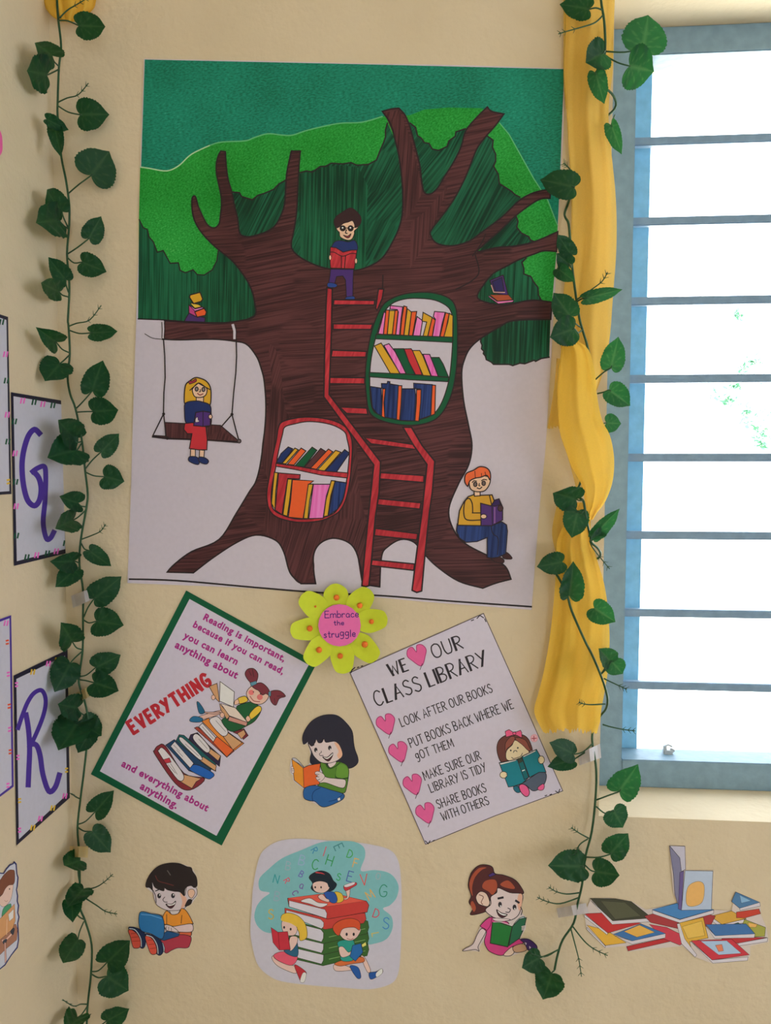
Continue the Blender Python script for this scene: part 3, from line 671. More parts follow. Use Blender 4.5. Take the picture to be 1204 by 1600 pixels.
S.part('lettering').hand('CLASS', INK, (162, 548), (400, 462), 78, 7, .24, 6); S.part('lettering').hand('LIBRARY', INK, (436, 446), (742, 328), 78, 6.5, .2, 6)
for t, a, b_, h in (('LOOK AFTER OUR BOOKS', (293, 654), (768, 472), 46), ('PUT BOOKS BACK WHERE WE', (341, 763), (878, 556), 48), ('gOT THEM', (372, 828), (565, 757), 44), ('MAKE SURE OUR', (414, 934), (708, 822), 46), ('LIBRARY IS TIDY', (446, 998), (738, 884), 46), ('SHARE BOOKS', (484, 1082), (736, 992), 46), ('WITH OTHERS', (508, 1145), (750, 1058), 44)):
    S.layer = 10; S.part('lettering').hand(t, INK, a, b_, h, 5.0, .26, 0)
for cx, cy, r in ((375, 280, 52), (212, 640, 50), (277, 785, 50), (352, 955, 50), (418, 1104, 50)):
    S.layer = 30; S.part('printed_heart')
    h = [(0, -.35), (-.25, -.95), (-.75, -.85), (-1, -.3), (-.75, .25), (0, 1.15), (.75, .25), (1, -.3), (.75, -.85), (.25, -.95)]
    a = math.radians(-20); P = [(cx + r*(x*math.cos(a) - y*math.sin(a)), cy + r*(x*math.sin(a) + y*math.cos(a))) for x, y in h]
    S.fill((200, 88, 142), P, 4, True, (150, 50, 100)); e = P[5]; S.line(INK, 3, [(e[0]+4, e[1]-12), (e[0]-8, e[1]+20)], False)
S.crop(760, 1120, 10.03); S.layer = 30
S.part('printed_girl', None, 'printed girl with a pink bow behind a teal book')
S.fill((94, 54, 50), '230,710 175,600 160,470 200,360 300,290 430,270 570,285 660,360 715,510 690,530 640,560 330,690', 11)
S.fill((222, 190, 160), '330,680 300,600 320,520 400,440 440,365 560,430 660,540 640,620 500,700', 9)
S.fill((128, 72, 62), '290,500 300,400 380,310 440,320 430,380 380,450 320,500 300,560', 8); S.fill((128, 72, 62), '445,345 520,330 610,370 660,460 690,530 640,520 560,440', 8)
S.fill((206, 82, 124), '290,230 350,200 410,240 470,235 530,210 550,250 550,330 470,290 400,290 305,320', 9, False); S.ell((206, 82, 124), 433, 262, 26, 22, 0, 8)
S.ell(INK, 377, 527, 13, 14); S.ell(INK, 487, 487, 13, 14); S.line(INK, 11, '420,560 430,535 460,530 475,548'); S.line(INK, 10, '390,635 420,655 480,640 530,620 560,570')
S.fill((74, 84, 102), '420,1090 500,1180 600,1070 720,1160 830,1130 900,1060 935,960 920,880 820,870 560,1040', 10)
S.fill((30, 92, 112), '420,1100 480,1085 530,1170 480,1190 430,1150', 8)
S.fill((216, 84, 132), '510,1080 570,1055 640,1100 670,1180 650,1240 600,1245 530,1170', 12); S.fill((216, 84, 132), '800,1110 880,1050 905,1090 880,1145 820,1150', 9)
S.part('printed_open_book')
S.fill((24, 112, 128), '195,720 480,665 650,960 560,1040 420,1090 340,1100', 11, False); S.fill((24, 112, 128), '550,620 780,510 830,600 930,870 820,870 670,950', 11, False); S.fill((20, 92, 100), '480,670 550,630 660,950 590,985', 10, False)
S.fill((200, 204, 206), '200,730 470,672 455,690 220,752', 5, False); S.fill((200, 204, 206), '565,620 765,522 770,540 580,632', 5, False); S.fill((190, 206, 206), '550,840 595,822 602,840 556,858', 3, False); S.fill((52, 60, 52), '485,655 545,640 560,700 500,730', 5, False)
S.ell((222, 190, 160), 265, 910, 58, 52, 0, 10); S.ell((222, 190, 160), 855, 675, 50, 62, 0, 10)
for q in ('300,870 320,885', '305,905 325,905', '300,940 322,930', '810,645 835,650', '805,680 830,680', '810,710 835,705'): S.line(INK, 6, q, False)
S.part('red_stamp').ell((226, 160, 176), 745, 335, 55, 58, 0, 5, (200, 110, 130)); S.line((150, 40, 60), 12, '740,300 742,370', False); S.line((150, 40, 60), 12, '705,340 780,335', False)
S.done()

# ---------------------------------------------------------------- paper flower
S = Sheet('paper_flower', 'lime green paper flower with a pink centre pinned below the tree chart', 'flower', (532, 1050), base=0.009)
S.crop(400, 900, 4)
CX, CY = 520, 308; LIME = (178, 192, 48)
tips = [(490, 50, 76), (712, 88, 74), (818, 265, 74), (752, 520, 74), (548, 608, 74), (322, 548, 74), (216, 345, 70), (284, 122, 76)]
for i, (tx, ty_, hw) in enumerate(tips):
    S.layer = 4*(i % 3); S.part('petal')
    dx, dy = tx-CX, ty_-CY; L_ = math.hypot(dx, dy); dx, dy = dx/L_, dy/L_; nx, ny = -dy, dx
    prof = [(60, .35), (110, .62), (160, .95), (205, 1.0), (L_-22, .72), (L_, .25)]
    P = [(CX+dx*a+nx*hw*w, CY+dy*a+ny*hw*w) for a, w in prof] + [(CX+dx*a-nx*hw*w, CY+dy*a-ny*hw*w) for a, w in prof[::-1]]
    P = catmull(P, True, 4); m = S.mi(LIME); mid = []
    lift = lambda p: 0.006*max(0, (math.hypot(p[0]-CX, p[1]-CY)-110)/180)**2 + 0.0012*(i % 3)
    c0 = S.bm.verts.new(S.P3((CX+dx*190, CY+dy*190), lift((CX+dx*190, CY+dy*190)) - 0.0012))
    vs = [S.bm.verts.new(S.P3(p, lift(p))) for p in P]
    for a_, b_ in zip(vs, vs[1:] + vs[:1]): S.bm.faces.new((a_, b_, c0)).material_index = m
    bmesh.ops.recalc_face_normals(S.bm, faces=S.bm.faces)
    bmesh.ops.solidify(S.bm, geom=S.bm.faces[:], thickness=0.0004)
S.layer = 0; S.part('support')
S.mi(LIME); add_box(S.bm, tuple(on_back(520, 985, 0.0005)-Vector((.02, 0, .012))), tuple(on_back(520, 985, 0.009)+Vector((.02, 0, .012))))
S.layer = 940
S.part('flower_centre', None, 'round pink paper centre'); S.ell((232, 98, 158), 521, 308, 133, 132)
VIO = (72, 34, 110)
S.part('lettering').hand('Embrace', VIO, (430, 262), (640, 256), 42, 5.5, .16); S.part('lettering').hand('the', VIO, (486, 308), (548, 306), 30, 5, .2); S.part('lettering').hand('struggle', VIO, (424, 386), (620, 378), 42, 5.5, .2)
for bx, by, r in ((502, 135, 19), (647, 185, 18), (720, 285, 16), (678, 428, 20), (525, 500, 18), (393, 462, 19), (335, 328, 19), (370, 191, 7)):
    S.part('bead'); S.mi((222, 104, 40)); R_ = r/4.0*D/F*1.0
    bmesh.ops.create_uvsphere(S.bm, u_segments=12, v_segments=8, radius=R_)
    c = S.P3((bx, by), 0.0015); bmesh.ops.translate(S.bm, verts=S.bm.verts, vec=c)
    for f in S.bm.faces: f.smooth = True
S.done()

# ---------------------------------------------------------------- letter cards on the left wall
DGN = (8, 66, 46); PK = (206, 96, 176); OR = (206, 80, 50); YL = (196, 160, 50); PU = (62, 40, 132); CARD = (172, 172, 186)
def card(label, outer, inner, bcol, letter, marks, foot):
    C = Sheet('letter_card', label, 'card', foot, 'L', group='letter cards on the left wall')
    C.crop(*letter[0]); C.paper(outer, bcol, False, 'border'); C.layer += 2
    C.part('paper').fill(CARD, inner, 0, False)
    if letter[1]:
        C.part('drawn_letter')
        for w, q in letter[1]: C.line(PU, w*1.5, q)
    for c, x, y, hz in marks:
        C.part('drawn_dash')
        for k in (-1, 1):
            if hz: C.line(c, 11, [(x-7, y+k*10), (x+6, y+k*10-3)], False)
            else: C.line(c, 10, [(x+k*9+3, y-14), (x+k*9-3, y+14)], False)
    C.done()
G_ = (0, 480, 3.81); R_ = (0, 940, 4.0)
card('white card with a purple letter G and a black border, left of the ivy', '66,506 382,558 406,1462 84,1540', '80,530 366,579 388,1440 100,1512', (28, 26, 44),
     (G_, [(22, '238,755 205,728 168,768 140,860 131,950 140,1060 165,1150 205,1182 235,1148 245,1080 230,1015 196,976'), (20, '190,982 220,960 262,948 272,1000 268,1150 257,1280 275,1375 300,1375 322,1335')]),
     [(PK, 135, 557, 0), (DGN, 203, 565, 0), (PK, 255, 577, 0), (DGN, 315, 584, 0), (DGN, 86, 680, 0), (PK, 90, 870, 0), (DGN, 93, 1040, 0), (PK, 96, 1185, 0), (DGN, 98, 1360, 0), (DGN, 160, 1488, 0), (PK, 218, 1476, 0), (DGN, 282, 1465, 0), (PK, 335, 1453, 0), (DGN, 390, 1405, 0)], (60, 890))
card('white card with a purple letter R and a black border, below the G card', '86,462 422,300 436,1226 104,1524', '102,484 406,338 418,1206 118,1486', (28, 26, 44),
     (R_, [(22, '162,702 178,800 185,920 180,1060 176,1152'), (18, '112,795 140,710 175,625 215,570 262,556 286,620 268,720 215,850 182,908'), (22, '182,895 225,895 250,960 268,1080 305,1185 345,1160 372,1078')]),
     [(PK, 104, 520, 1), (YL, 205, 440, 0), (PK, 302, 388, 0), (YL, 355, 365, 0), (PK, 113, 975, 1), (YL, 123, 1245, 1), (PK, 123, 1430, 1), (YL, 205, 1413, 0), (PK, 252, 1356, 0), (YL, 330, 1290, 0), (PK, 405, 1215, 0), (YL, 416, 1055, 1)], (64, 1330))
card('black-bordered white card cut off by the left photo edge, above the G card', '-286,-50 48,58 68,1112 -286,1135', '-270,-30 38,76 56,1095 -270,1116', (28, 26, 44), (G_, []),
     [(DGN, 10, 88, 0), (PK, 33, 280, 0), (DGN, 38, 437, 0), (PK, 43, 640, 0), (DGN, 47, 800, 0), (YL, 50, 1040, 1), (PK, -60, 60, 0), (DGN, -120, 40, 0), (DGN, -60, 1090, 0)], (-30, 775))
card('purple-bordered white card cut off by the left photo edge, beside the R card', '-300,216 70,85 86,1156 -300,1446', '-280,232 59,104 73,1148 -280,1420', PU, (R_, []),
     [(PK, 38, 135, 0), (OR, 46, 255, 1), (PK, 52, 455, 1), (OR, 58, 655, 1), (PK, 60, 800, 1), (OR, 64, 940, 1), (PK, 50, 1150, 1), (YL, -60, 190, 1)], (-30, 1290))

# ---------------------------------------------------------------- pink flower edge and outlined desk cutout on the left wall
S = Sheet('pink_paper_disc', 'pink paper disc just showing at the left photo edge', 'decoration', (-8, 245), 'L', base=0.003)
S.crop(0, 0, 1); S.paper('3,212 4,225 3,238 -4,247 -14,250 -24,240 -28,224 -22,208 -10,200 -1,203', (226, 84, 146), True)
S.done()
S = Sheet('desk_cutout', 'cutout of a brown-haired child writing at a desk with a wavy navy outline', 'cutout', (-5, 1515), 'L')
S.crop(0, 1320, 7.27)
S.paper('0,315 40,320 70,270 110,225 150,208 162,185 190,215 198,330 212,370 203,470 193,510 207,580 203,640 218,690 208,770 223,820 208,890 214,1000 217,1080 202,1170 130,1260 60,1370 0,1418 -150,1440 -300,1200 -320,800 -260,480 -120,330', (24, 34, 92), False, 'outline')
S.layer += 2
S.part('paper').fill((180, 182, 194), '0,328 45,332 78,280 115,238 150,222 162,210 176,228 184,330 196,372 188,470 180,510 192,580 188,640 202,690 194,770 208,820 194,890 200,1000 203,1080 188,1162 122,1250 52,1358 0,1402 -148,1424 -285,1195 -305,800 -248,490 -115,345', 0, False)
S.part('printed_child', None, 'printed child with brown hair')
S.fill((64, 140, 100), '20,810 40,720 110,670 128,690 110,760 40,800', 3)
S.fill((206, 176, 164), '0,560 30,480 100,450 150,440 130,600 90,670 40,705 0,680 -60,600', 3)
S.fill((112, 68, 52), '165,300 140,285 100,290 40,345 0,400 -90,480 -60,640 0,590 30,560 60,500 100,460 150,450 168,400', 3)
S.ell(INK, 108, 502, 6, 10); S.line((150, 80, 70), 4, '50,630 70,645 85,632')
S.part('printed_desk')
S.fill((150, 104, 84), '-160,1260 0,1250 60,1190 190,1080 200,960 180,900 0,960', 3, False); S.fill((190, 140, 96), '-160,860 0,840 165,670 175,860 140,960 0,1080 -160,1090', 3, False)
S.fill((206, 202, 200), '95,790 155,730 152,830 105,870', 2, False); S.line((206, 170, 140), 8, '80,850 75,1020', False)
S.fill((206, 164, 150), '20,1080 70,1060 130,1000 140,1020 70,1090 30,1105', 3); S.fill((50, 54, 66), '120,980 150,945 165,960 150,1020 130,1010', 3); S.fill((50, 54, 66), '35,1090 75,1070 70,1110 40,1125', 3)
S.fill((190, 150, 140), '48,1110 65,1110 75,1320 55,1345', 3, False)
S.done()
# ---------------------------------------------------------------- printed cutouts on the back wall
FACE = (196, 182, 184); FACE2 = (206, 160, 140)
S = Sheet('girl_cutout', 'cutout of a black-haired girl kneeling with an orange book, between the two tilted posters', 'cutout', (505, 1261))
S.crop(440, 1100, 9.26)
S.paper('150,785 120,900 125,990 165,1040 170,1110 310,1230 300,1300 330,1370 440,1415 560,1480 640,1490 800,1430 895,1370 900,1290 945,1200 980,1050 970,940 1100,860 1105,780 1045,640 1020,400 930,260 800,160 700,150 560,175 430,250 340,370 300,480 305,575 370,580 410,690 405,850 330,905 250,830 190,780', (186, 180, 190), True)
S.part('printed_girl')
HAIR = (38, 38, 52); JEAN = (36, 86, 146); TOP = (78, 120, 44)
S.fill(HAIR, '420,860 410,780 425,690 380,560 470,500 700,500 860,640 900,820 700,900 520,900', 6)
S.fill(HAIR, '310,575 300,480 340,370 430,250 560,175 700,152 820,175 940,280 1020,400 1040,560 1060,660 1100,770 1100,850 1040,910 960,930 880,880 830,800 860,680 800,560 740,540 640,550 600,500 560,560 520,550 500,510 470,560 440,600 400,570 380,545 340,575', 8)
S.fill(TOP, '560,850 640,870 700,920 790,840 880,850 950,900 970,1000 940,1200 890,1290 700,1240 530,1190 540,1100 590,1000 570,940', 9)
S.fill(FACE, '670,860 780,830 770,880 700,920', 6); S.line((34, 70, 30), 14, '640,860 650,900 700,935 780,900 850,840')
S.fill(FACE, '380,560 430,610 480,560 500,510 530,560 580,555 610,505 640,555 760,540 820,580 870,680 875,750 800,820 680,855 560,840 470,760 430,680', 8)
S.fill((220, 160, 136), '760,560 820,580 868,680 872,750 830,790 800,740 820,680', 0)
S.ell(INK, 492, 665, 24, 34); S.ell(INK, 694, 635, 25, 34); S.ell((220, 220, 224), 500, 684, 8, 10); S.ell((220, 220, 224), 702, 654, 8, 10)
S.line(INK, 9, '570,680 572,700 545,720 555,745 600,745'); S.fill((60, 26, 36), '590,765 660,768 735,705 730,760 690,820 650,822', 8); S.fill((214, 206, 208), '605,770 665,775 735,715 725,745 660,795', 0)
S.line(INK, 12, '425,580 440,605 470,590')
S.fill(JEAN, '310,1300 330,1220 430,1180 540,1190 700,1240 890,1300 890,1370 790,1430 640,1488 560,1478 480,1410 400,1400 330,1370', 9)
S.line((16, 44, 90), 9, '560,1210 470,1260 440,1330 450,1410'); S.line((16, 44, 90), 8, '680,1410 790,1380 880,1310'); S.fill((206, 214, 224), '805,1370 840,1350 850,1390 815,1405', 3, False)
S.line((34, 70, 30), 9, '790,930 775,1060'); S.line((30, 60, 26), 16, '780,1060 870,1085 960,1070', False)
S.fill((92, 136, 52), '800,910 860,870 930,900 960,960 955,1050 870,1070 785,1045', 0)
S.fill(FACE, '540,1140 500,1080 480,1000 520,980 570,1000 650,1060 800,1080 920,1100 910,1200 840,1210 640,1140', 8)
S.part('printed_open_book'); OB = (216, 132, 44)
S.fill((170, 170, 182), '155,785 200,785 260,840 320,915 260,870 160,810', 6); S.fill(OB, '145,800 220,850 310,925 320,1215 180,1100 165,960', 8, False); S.fill((206, 92, 44), '310,925 400,885 560,860 545,980 545,1160 400,1185 320,1215', 8, False)
S.line((90, 40, 20), 6, '312,925 320,1215', False)
S.fill(FACE, '135,910 160,905 180,960 172,1000 140,990', 5); S.fill(FACE, '485,985 530,975 600,1010 620,1060 560,1125 520,1110 490,1060 520,1040 485,1020', 6)
for q in ('490,1015 540,1020', '495,1055 540,1055', '520,1100 555,1085', '140,940 170,940', '145,965 172,965'): S.line(INK, 7, q, False)
S.done()

S = Sheet('laptop_boy_cutout', 'cutout of a dark-haired boy in orange sitting with a blue laptop', 'cutout', (250, 1494))
S.crop(180, 1330, 8.6)
S.paper('330,822 640,880 690,795 600,740 540,690 500,560 405,480 420,400 480,290 580,200 720,160 860,160 1020,215 1090,330 1100,480 1100,600 1030,700 960,750 940,780 1050,970 1030,1090 1020,1200 990,1300 820,1310 680,1370 560,1385 490,1385 420,1280 300,1310 240,1300 175,1060 220,1015 330,1050', (186, 180, 184), False)
S.part('printed_boy')
S.fill((188, 178, 186), '490,400 560,500 700,500 860,540 930,600 960,480 1020,465 1090,500 1095,580 1040,650 960,740 870,790 700,795 580,740 540,690 510,580', 7)
S.fill(FACE2, '870,560 930,600 960,650 930,740 880,770 900,680', 0); S.fill((212, 170, 150), '980,530 1040,510 1070,560 1030,630 985,600', 6)
S.fill((36, 30, 32), '410,480 420,400 480,290 580,200 720,160 860,165 960,205 1020,220 1040,270 1090,350 1100,460 1060,490 1020,465 960,480 935,520 925,600 870,550 790,540 700,520 660,490 650,535 560,505 520,470 495,410 500,520 460,490', 6)
S.fill((36, 30, 32), '1030,655 1015,710 960,740 935,735 980,650', 4); S.line(INK, 10, '505,520 540,600 550,690')
S.line((84, 40, 40), 14, '540,330 580,400 680,430 780,460'); S.line((90, 84, 84), 12, '700,260 740,320'); S.line(INK, 14, '540,535 590,515')
S.ell(INK, 590, 600, 26, 34); S.ell(INK, 775, 598, 26, 34); S.ell((220, 220, 224), 598, 588, 8, 12); S.ell((220, 220, 224), 783, 586, 8, 12)
S.line(INK, 9, '665,615 640,650 660,680 700,685'); S.fill((60, 26, 36), '680,710 760,710 810,670 800,720 760,765 720,760', 8); S.fill((214, 206, 208), '695,712 760,715 805,685 795,715 730,735', 0)
S.fill((204, 132, 48), '640,880 690,800 760,850 840,840 890,770 960,810 1045,970 1020,985 1015,1140 860,1100 690,1000 650,960', 8)
S.line((70, 50, 40), 9, '725,800 760,850 840,840 880,790'); S.line((70, 50, 40), 9, '690,850 690,980'); S.line((70, 50, 40), 9, '895,860 885,970')
S.fill((190, 92, 60), '860,1090 1020,1080 1018,1140 870,1120', 4, False)
S.fill((200, 180, 184), '655,1000 700,985 780,1010 900,990 1030,980 1030,1080 850,1085 750,1070 690,1080', 8)
S.fill((156, 52, 70), '600,1200 780,1150 880,1120 1015,1150 1000,1260 960,1300 840,1300 760,1330 670,1365', 8)
S.fill((150, 176, 196), '600,1220 640,1230 665,1300 660,1350 620,1350', 6, False)
S.fill((26, 40, 74), '180,1050 230,1020 330,1050 400,1110 400,1270 330,1290', 8); S.fill((26, 40, 74), '400,1130 480,1120 580,1170 630,1240 640,1360 560,1385', 8)
S.fill((196, 76, 62), '175,1065 230,1060 300,1120 340,1210 330,1290 270,1305 235,1280 205,1160', 8); S.fill((196, 76, 62), '400,1150 460,1150 520,1210 555,1300 550,1375 490,1385 450,1320', 8)
S.line((190, 200, 214), 10, '190,1040 270,1060 340,1170 350,1280'); S.line((190, 200, 214), 10, '420,1130 500,1160 560,1260 575,1375')
for q in ('210,1110 290,1100', '220,1160 320,1150', '230,1210 330,1205', '435,1200 510,1190', '450,1255 540,1245', '465,1310 550,1300'): S.line((150, 46, 40), 8, q, False)
S.part('printed_laptop')
S.fill((28, 74, 122), '600,1190 640,1110 700,1070 860,1110 850,1140 660,1200', 8, False); S.fill((40, 104, 160), '330,825 480,840 640,895 640,1170 480,1110 335,1050', 8)
S.line((90, 150, 196), 10, '350,850 480,860 620,905', False)
S.fill(FACE, '660,1000 700,990 760,1010 830,1060 840,1085 740,1075 690,1060', 7)
for q in ('690,1010 680,1050', '720,1015 715,1060', '750,1030 755,1070'): S.line(INK, 6, q, False)
S.done()

S = Sheet('ponytail_girl_cutout', 'cutout of a girl with a brown ponytail in pink holding a green book', 'cutout', (780, 1496))
S.crop(680, 1320, 6.02)
S.paper('330,660 345,600 310,540 335,470 305,380 330,270 390,200 460,185 530,205 560,270 640,285 740,330 810,400 830,490 800,580 820,650 850,680 850,780 800,880 880,880 960,960 940,1005 860,990 760,1030 680,1055 560,1030 490,990 455,900 415,960 420,1005 330,995 250,1000 350,930 410,790 440,730 520,680 460,620', (186, 176, 176), False)
S.part('printed_girl')
BRH = (74, 38, 40); AUB = (150, 72, 52)
S.fill(BRH, '330,658 350,600 315,540 335,480 308,380 335,270 400,200 470,188 535,210 560,270 640,285 740,325 800,390 825,460 700,450 600,410 580,440 520,490 500,600 440,640', 7)
S.fill(AUB, '330,440 320,360 350,280 410,220 480,215 430,240 370,310 345,400 350,480', 0); S.fill(AUB, '440,400 470,340 560,330 580,400 540,470 500,440', 0); S.fill(AUB, '610,370 680,335 740,390 735,415 650,400', 0); S.fill(AUB, '330,560 350,530 380,590 360,630', 0)
S.fill((64, 44, 110), '495,285 540,260 570,280 510,305', 5, False)
S.fill(FACE, '590,405 700,450 815,465 810,560 780,660 700,710 580,700 470,620 520,560 520,490 575,450', 7)
S.fill(FACE2, '780,470 815,470 812,560 790,620 770,560', 0)
S.fill((206, 180, 168), '380,490 420,440 480,460 510,540 490,580 440,570 400,550', 7); S.line((110, 70, 60), 7, '410,470 450,490 430,540 445,560')
S.line(INK, 20, '590,505 635,495', False); S.line(INK, 20, '755,525 785,545', False)
S.ell(INK, 607, 562, 18, 26); S.ell(INK, 743, 588, 18, 26); S.ell((220, 220, 224), 612, 576, 6, 9); S.ell((220, 220, 224), 746, 602, 6, 9)
S.line(INK, 8, '680,595 705,610 690,635 660,632'); S.fill((60, 26, 36), '575,610 620,640 675,655 650,680 620,685 590,660', 6); S.fill((214, 206, 208), '585,618 620,645 670,658 640,665 600,645', 0)
S.line(INK, 8, '800,585 815,620 805,660')
S.fill(FACE, '430,790 475,810 430,900 400,960 410,1000 370,985 260,1000 280,975 350,935 390,850', 6)
S.fill((186, 60, 124), '530,680 480,700 430,750 425,770 480,810 460,900 475,960 520,1010 630,1040 720,960 820,930 800,890 700,860 690,740 620,710', 7)
S.line((110, 30, 70), 8, '425,770 480,812', False); S.line((110, 30, 70), 7, '530,690 515,760 480,810')
S.fill(FACE, '545,690 700,700 640,720 560,715', 4)
S.fill((206, 182, 168), '640,1035 720,960 740,1010 700,1045', 6); S.fill((178, 142, 116), '730,960 820,930 860,970 840,1000 750,1012', 6)
S.fill((60, 38, 96), '800,890 880,890 945,940 955,980 920,1000 870,990 840,930', 7); S.fill((190, 180, 196), '840,915 858,925 850,945', 0, False); S.fill((190, 180, 196), '880,950 898,965 885,980', 0, False)
S.part('printed_open_book')
S.fill((150, 176, 180), '735,750 790,690 840,680 770,760', 5); S.fill((36, 92, 66), '720,770 790,700 855,685 835,780 790,880 690,950', 7, False); S.fill((34, 106, 50), '535,730 600,730 722,770 680,960 515,925', 8, False)
S.line((190, 196, 190), 6, '545,728 620,728 715,760')
for y in (770, 785, 800): S.line(FACE, 9, [(812, y), (845, y-6)], False)
S.done()

# ---------------------------------------------------------------- rounded print with children and tall books
S = Sheet('book_tower_print', 'white rounded print of three children reading around a tall red and green book stack', 'print', (515, 1546))
S.crop(380, 1300, 4.63)
S.paper('60,560 70,400 110,200 160,120 260,65 400,48 600,60 760,70 920,90 1060,130 1120,210 1140,350 1145,600 1135,900 1110,1050 1040,1110 900,1138 700,1125 500,1110 300,1085 200,1050 110,970 70,850 50,720', (180, 178, 194), True)
S.part('printed_cloud').fill((112, 168, 176), '80,620 95,540 140,480 190,440 120,420 115,340 180,270 280,190 420,130 560,75 680,65 800,70 870,110 880,180 850,280 950,275 1060,300 1120,380 1110,470 1060,530 1010,555 1070,610 1080,690 1040,770 960,805 860,805 600,700 300,720 180,730 110,690', 0)
for ch, x, y, h, r, c in (('I', 588, 140, 70, 18, (196, 90, 110)), ('H', 625, 205, 74, 18, (46, 140, 80)), ('C', 520, 235, 72, 8, (46, 140, 80)), ('E', 690, 108, 66, 65, (60, 120, 130)), ('D', 772, 160, 56, 20, (60, 150, 80)), ('F', 812, 225, 64, 15, (206, 160, 90)), ('E', 772, 322, 74, 15, (70, 90, 160)), ('V', 872, 345, 80, -5, (196, 80, 80)), ('M', 915, 455, 66, -30, (206, 160, 80)), ('G', 1012, 425, 86, 5, (46, 130, 110)), ('D', 962, 590, 62, 20, (190, 70, 90)), ('S', 1032, 660, 82, 5, (60, 120, 180)), ('S', 690, 325, 50, 15, (50, 150, 90)), ('N', 238, 340, 58, 15, (50, 140, 150)), ('R', 315, 352, 42, 60, (190, 90, 110)), ('B', 420, 305, 44, 30, (100, 100, 170)), ('a', 425, 380, 60, 20, (110, 90, 160)), ('C', 375, 440, 42, 60, (110, 80, 150)), ('S', 200, 595, 70, 0, (190, 160, 60)), ('R', 515, 132, 46, 60, (60, 130, 170)), ('L', 955, 742, 50, 80, (190, 170, 90)), ('B', 425, 205, 70, 15, (136, 160, 190)), ('B', 325, 245, 60, 10, (140, 160, 176)), ('B', 245, 465, 66, 10, (136, 156, 176)), ('O', 975, 320, 46, 10, (140, 160, 170))):
    a = math.radians(r); w = GLYPH[ch][0]*h*0.95; ux, uy = math.cos(a), math.sin(a)
    p0 = (x - ux*w/2 - uy*h/2, y - uy*w/2 + ux*h/2); S.layer = 8; S.part('printed_letter').hand(ch, c, p0, (p0[0]+ux*w, p0[1]+uy*w), h, 7, 0)
S.part('printed_book_stack')
RB = (164, 50, 56); GB = (52, 92, 46); PG = (190, 188, 202)
for y, c, x0, x1 in ((800, GB, 575, 905), (720, GB, 575, 905), (640, GB, 565, 905)):
    S.fill(c, [(330, y-0), (575, y+55), (870, y-5), (900, y+5), (908, y+50), (895, y+95), (575, y+168), (330, y+110)], 3, False)
    S.fill(PG, [(350, y+10), (560, y+65), (580, y+90), (578, y+130), (565, y+155), (350, y+98)], 3, False)
    S.line((110, 150, 90), 5, [(620, y+120), (880, y+60)], False)
S.fill((180, 62, 58), '300,550 590,620 880,585 888,630 870,660 590,705 300,590', 3, False); S.fill(PG, '310,565 560,632 582,655 580,685 565,700 310,600', 3, False)
S.fill((178, 58, 56), '320,480 560,450 720,460 890,500 908,530 895,580 610,630 330,540', 4, False); S.fill((200, 84, 72), '320,478 560,448 720,458 880,498 610,540', 2, False); S.fill(PG, '330,495 590,560 605,590 600,625 330,540', 3, False)
S.fill((196, 196, 206), '415,500 480,478 540,510 610,520 560,545 480,520', 3)
SK2 = (214, 176, 170)
S.part('printed_girl', None, 'printed girl with black hair lying on the books')
S.fill(SK2, '720,480 750,470 735,400 770,400 765,470 740,490', 3); S.fill((176, 50, 60), '725,390 760,385 810,365 820,380 790,400 740,425', 3); S.fill((206, 196, 210), '730,385 800,362 800,380 745,400', 2)
S.fill((214, 172, 60), '660,435 710,445 725,490 700,510 670,505', 3); S.fill((40, 80, 156), '580,440 610,430 660,440 680,490 660,515 620,500', 3)
S.fill(SK2, '540,465 570,450 600,480 620,490 615,508 560,490', 3)
S.fill((24, 36, 48), '475,330 500,300 560,280 620,300 650,350 675,380 650,420 610,430 540,440 490,410 500,370', 3); S.fill(SK2, '505,370 560,355 615,375 620,410 580,440 530,435 505,410', 3)
S.line((190, 60, 70), 9, '525,292 580,305 612,355'); S.ell(INK, 520, 400, 6, 8); S.ell(INK, 562, 400, 6, 8); S.fill((24, 36, 48), '500,370 540,350 600,365 620,400 640,340 560,300 500,320', 0)
S.part('printed_girl', None, 'printed girl with a yellow ponytail and red book')
S.fill(SK2, '205,910 240,890 270,940 370,970 390,1010 360,1020 250,970', 3); S.fill((170, 44, 56), '370,960 440,1000 455,1030 420,1080 400,1050', 3); S.fill((206, 206, 214), '430,1020 455,1025 440,1085 410,1080', 2)
S.fill((206, 82, 106), '220,890 290,865 390,900 350,965 250,930', 3); S.fill((40, 90, 120), '300,800 360,770 390,800 390,900 300,870', 3)
S.fill(SK2, '340,760 390,760 385,810 345,860 330,830', 3)
S.fill((220, 170, 62), '280,600 330,585 400,610 450,670 460,760 410,785 400,720 360,680 280,640', 3); S.fill(SK2, '285,640 360,665 390,700 370,745 310,745 280,700', 3)
S.ell(INK, 295, 690, 7, 10); S.ell(INK, 342, 703, 7, 10); S.fill((220, 170, 62), '275,640 290,610 380,630 400,690 340,660', 0)
S.fill((176, 46, 62), '200,690 250,725 320,720 340,850 260,855 215,800', 3, False); S.line((110, 24, 36), 4, '252,728 262,850', False)
S.part('printed_boy', None, 'printed boy with red hair and a blue book')
S.fill(SK2, '655,960 720,960 790,990 780,1000 670,1005', 3); S.fill(SK2, '850,900 880,910 920,1000 895,1010', 3); S.fill((190, 100, 56), '660,950 760,915 860,905 870,940 780,955 700,970', 3)
S.fill((34, 80, 150), '770,970 830,980 850,1050 820,1055', 3); S.fill((34, 80, 150), '910,1020 960,1010 1000,990 1005,1020 940,1062 915,1060', 3); S.fill((200, 204, 210), '960,1020 1000,988 1005,1020 965,1050', 2)
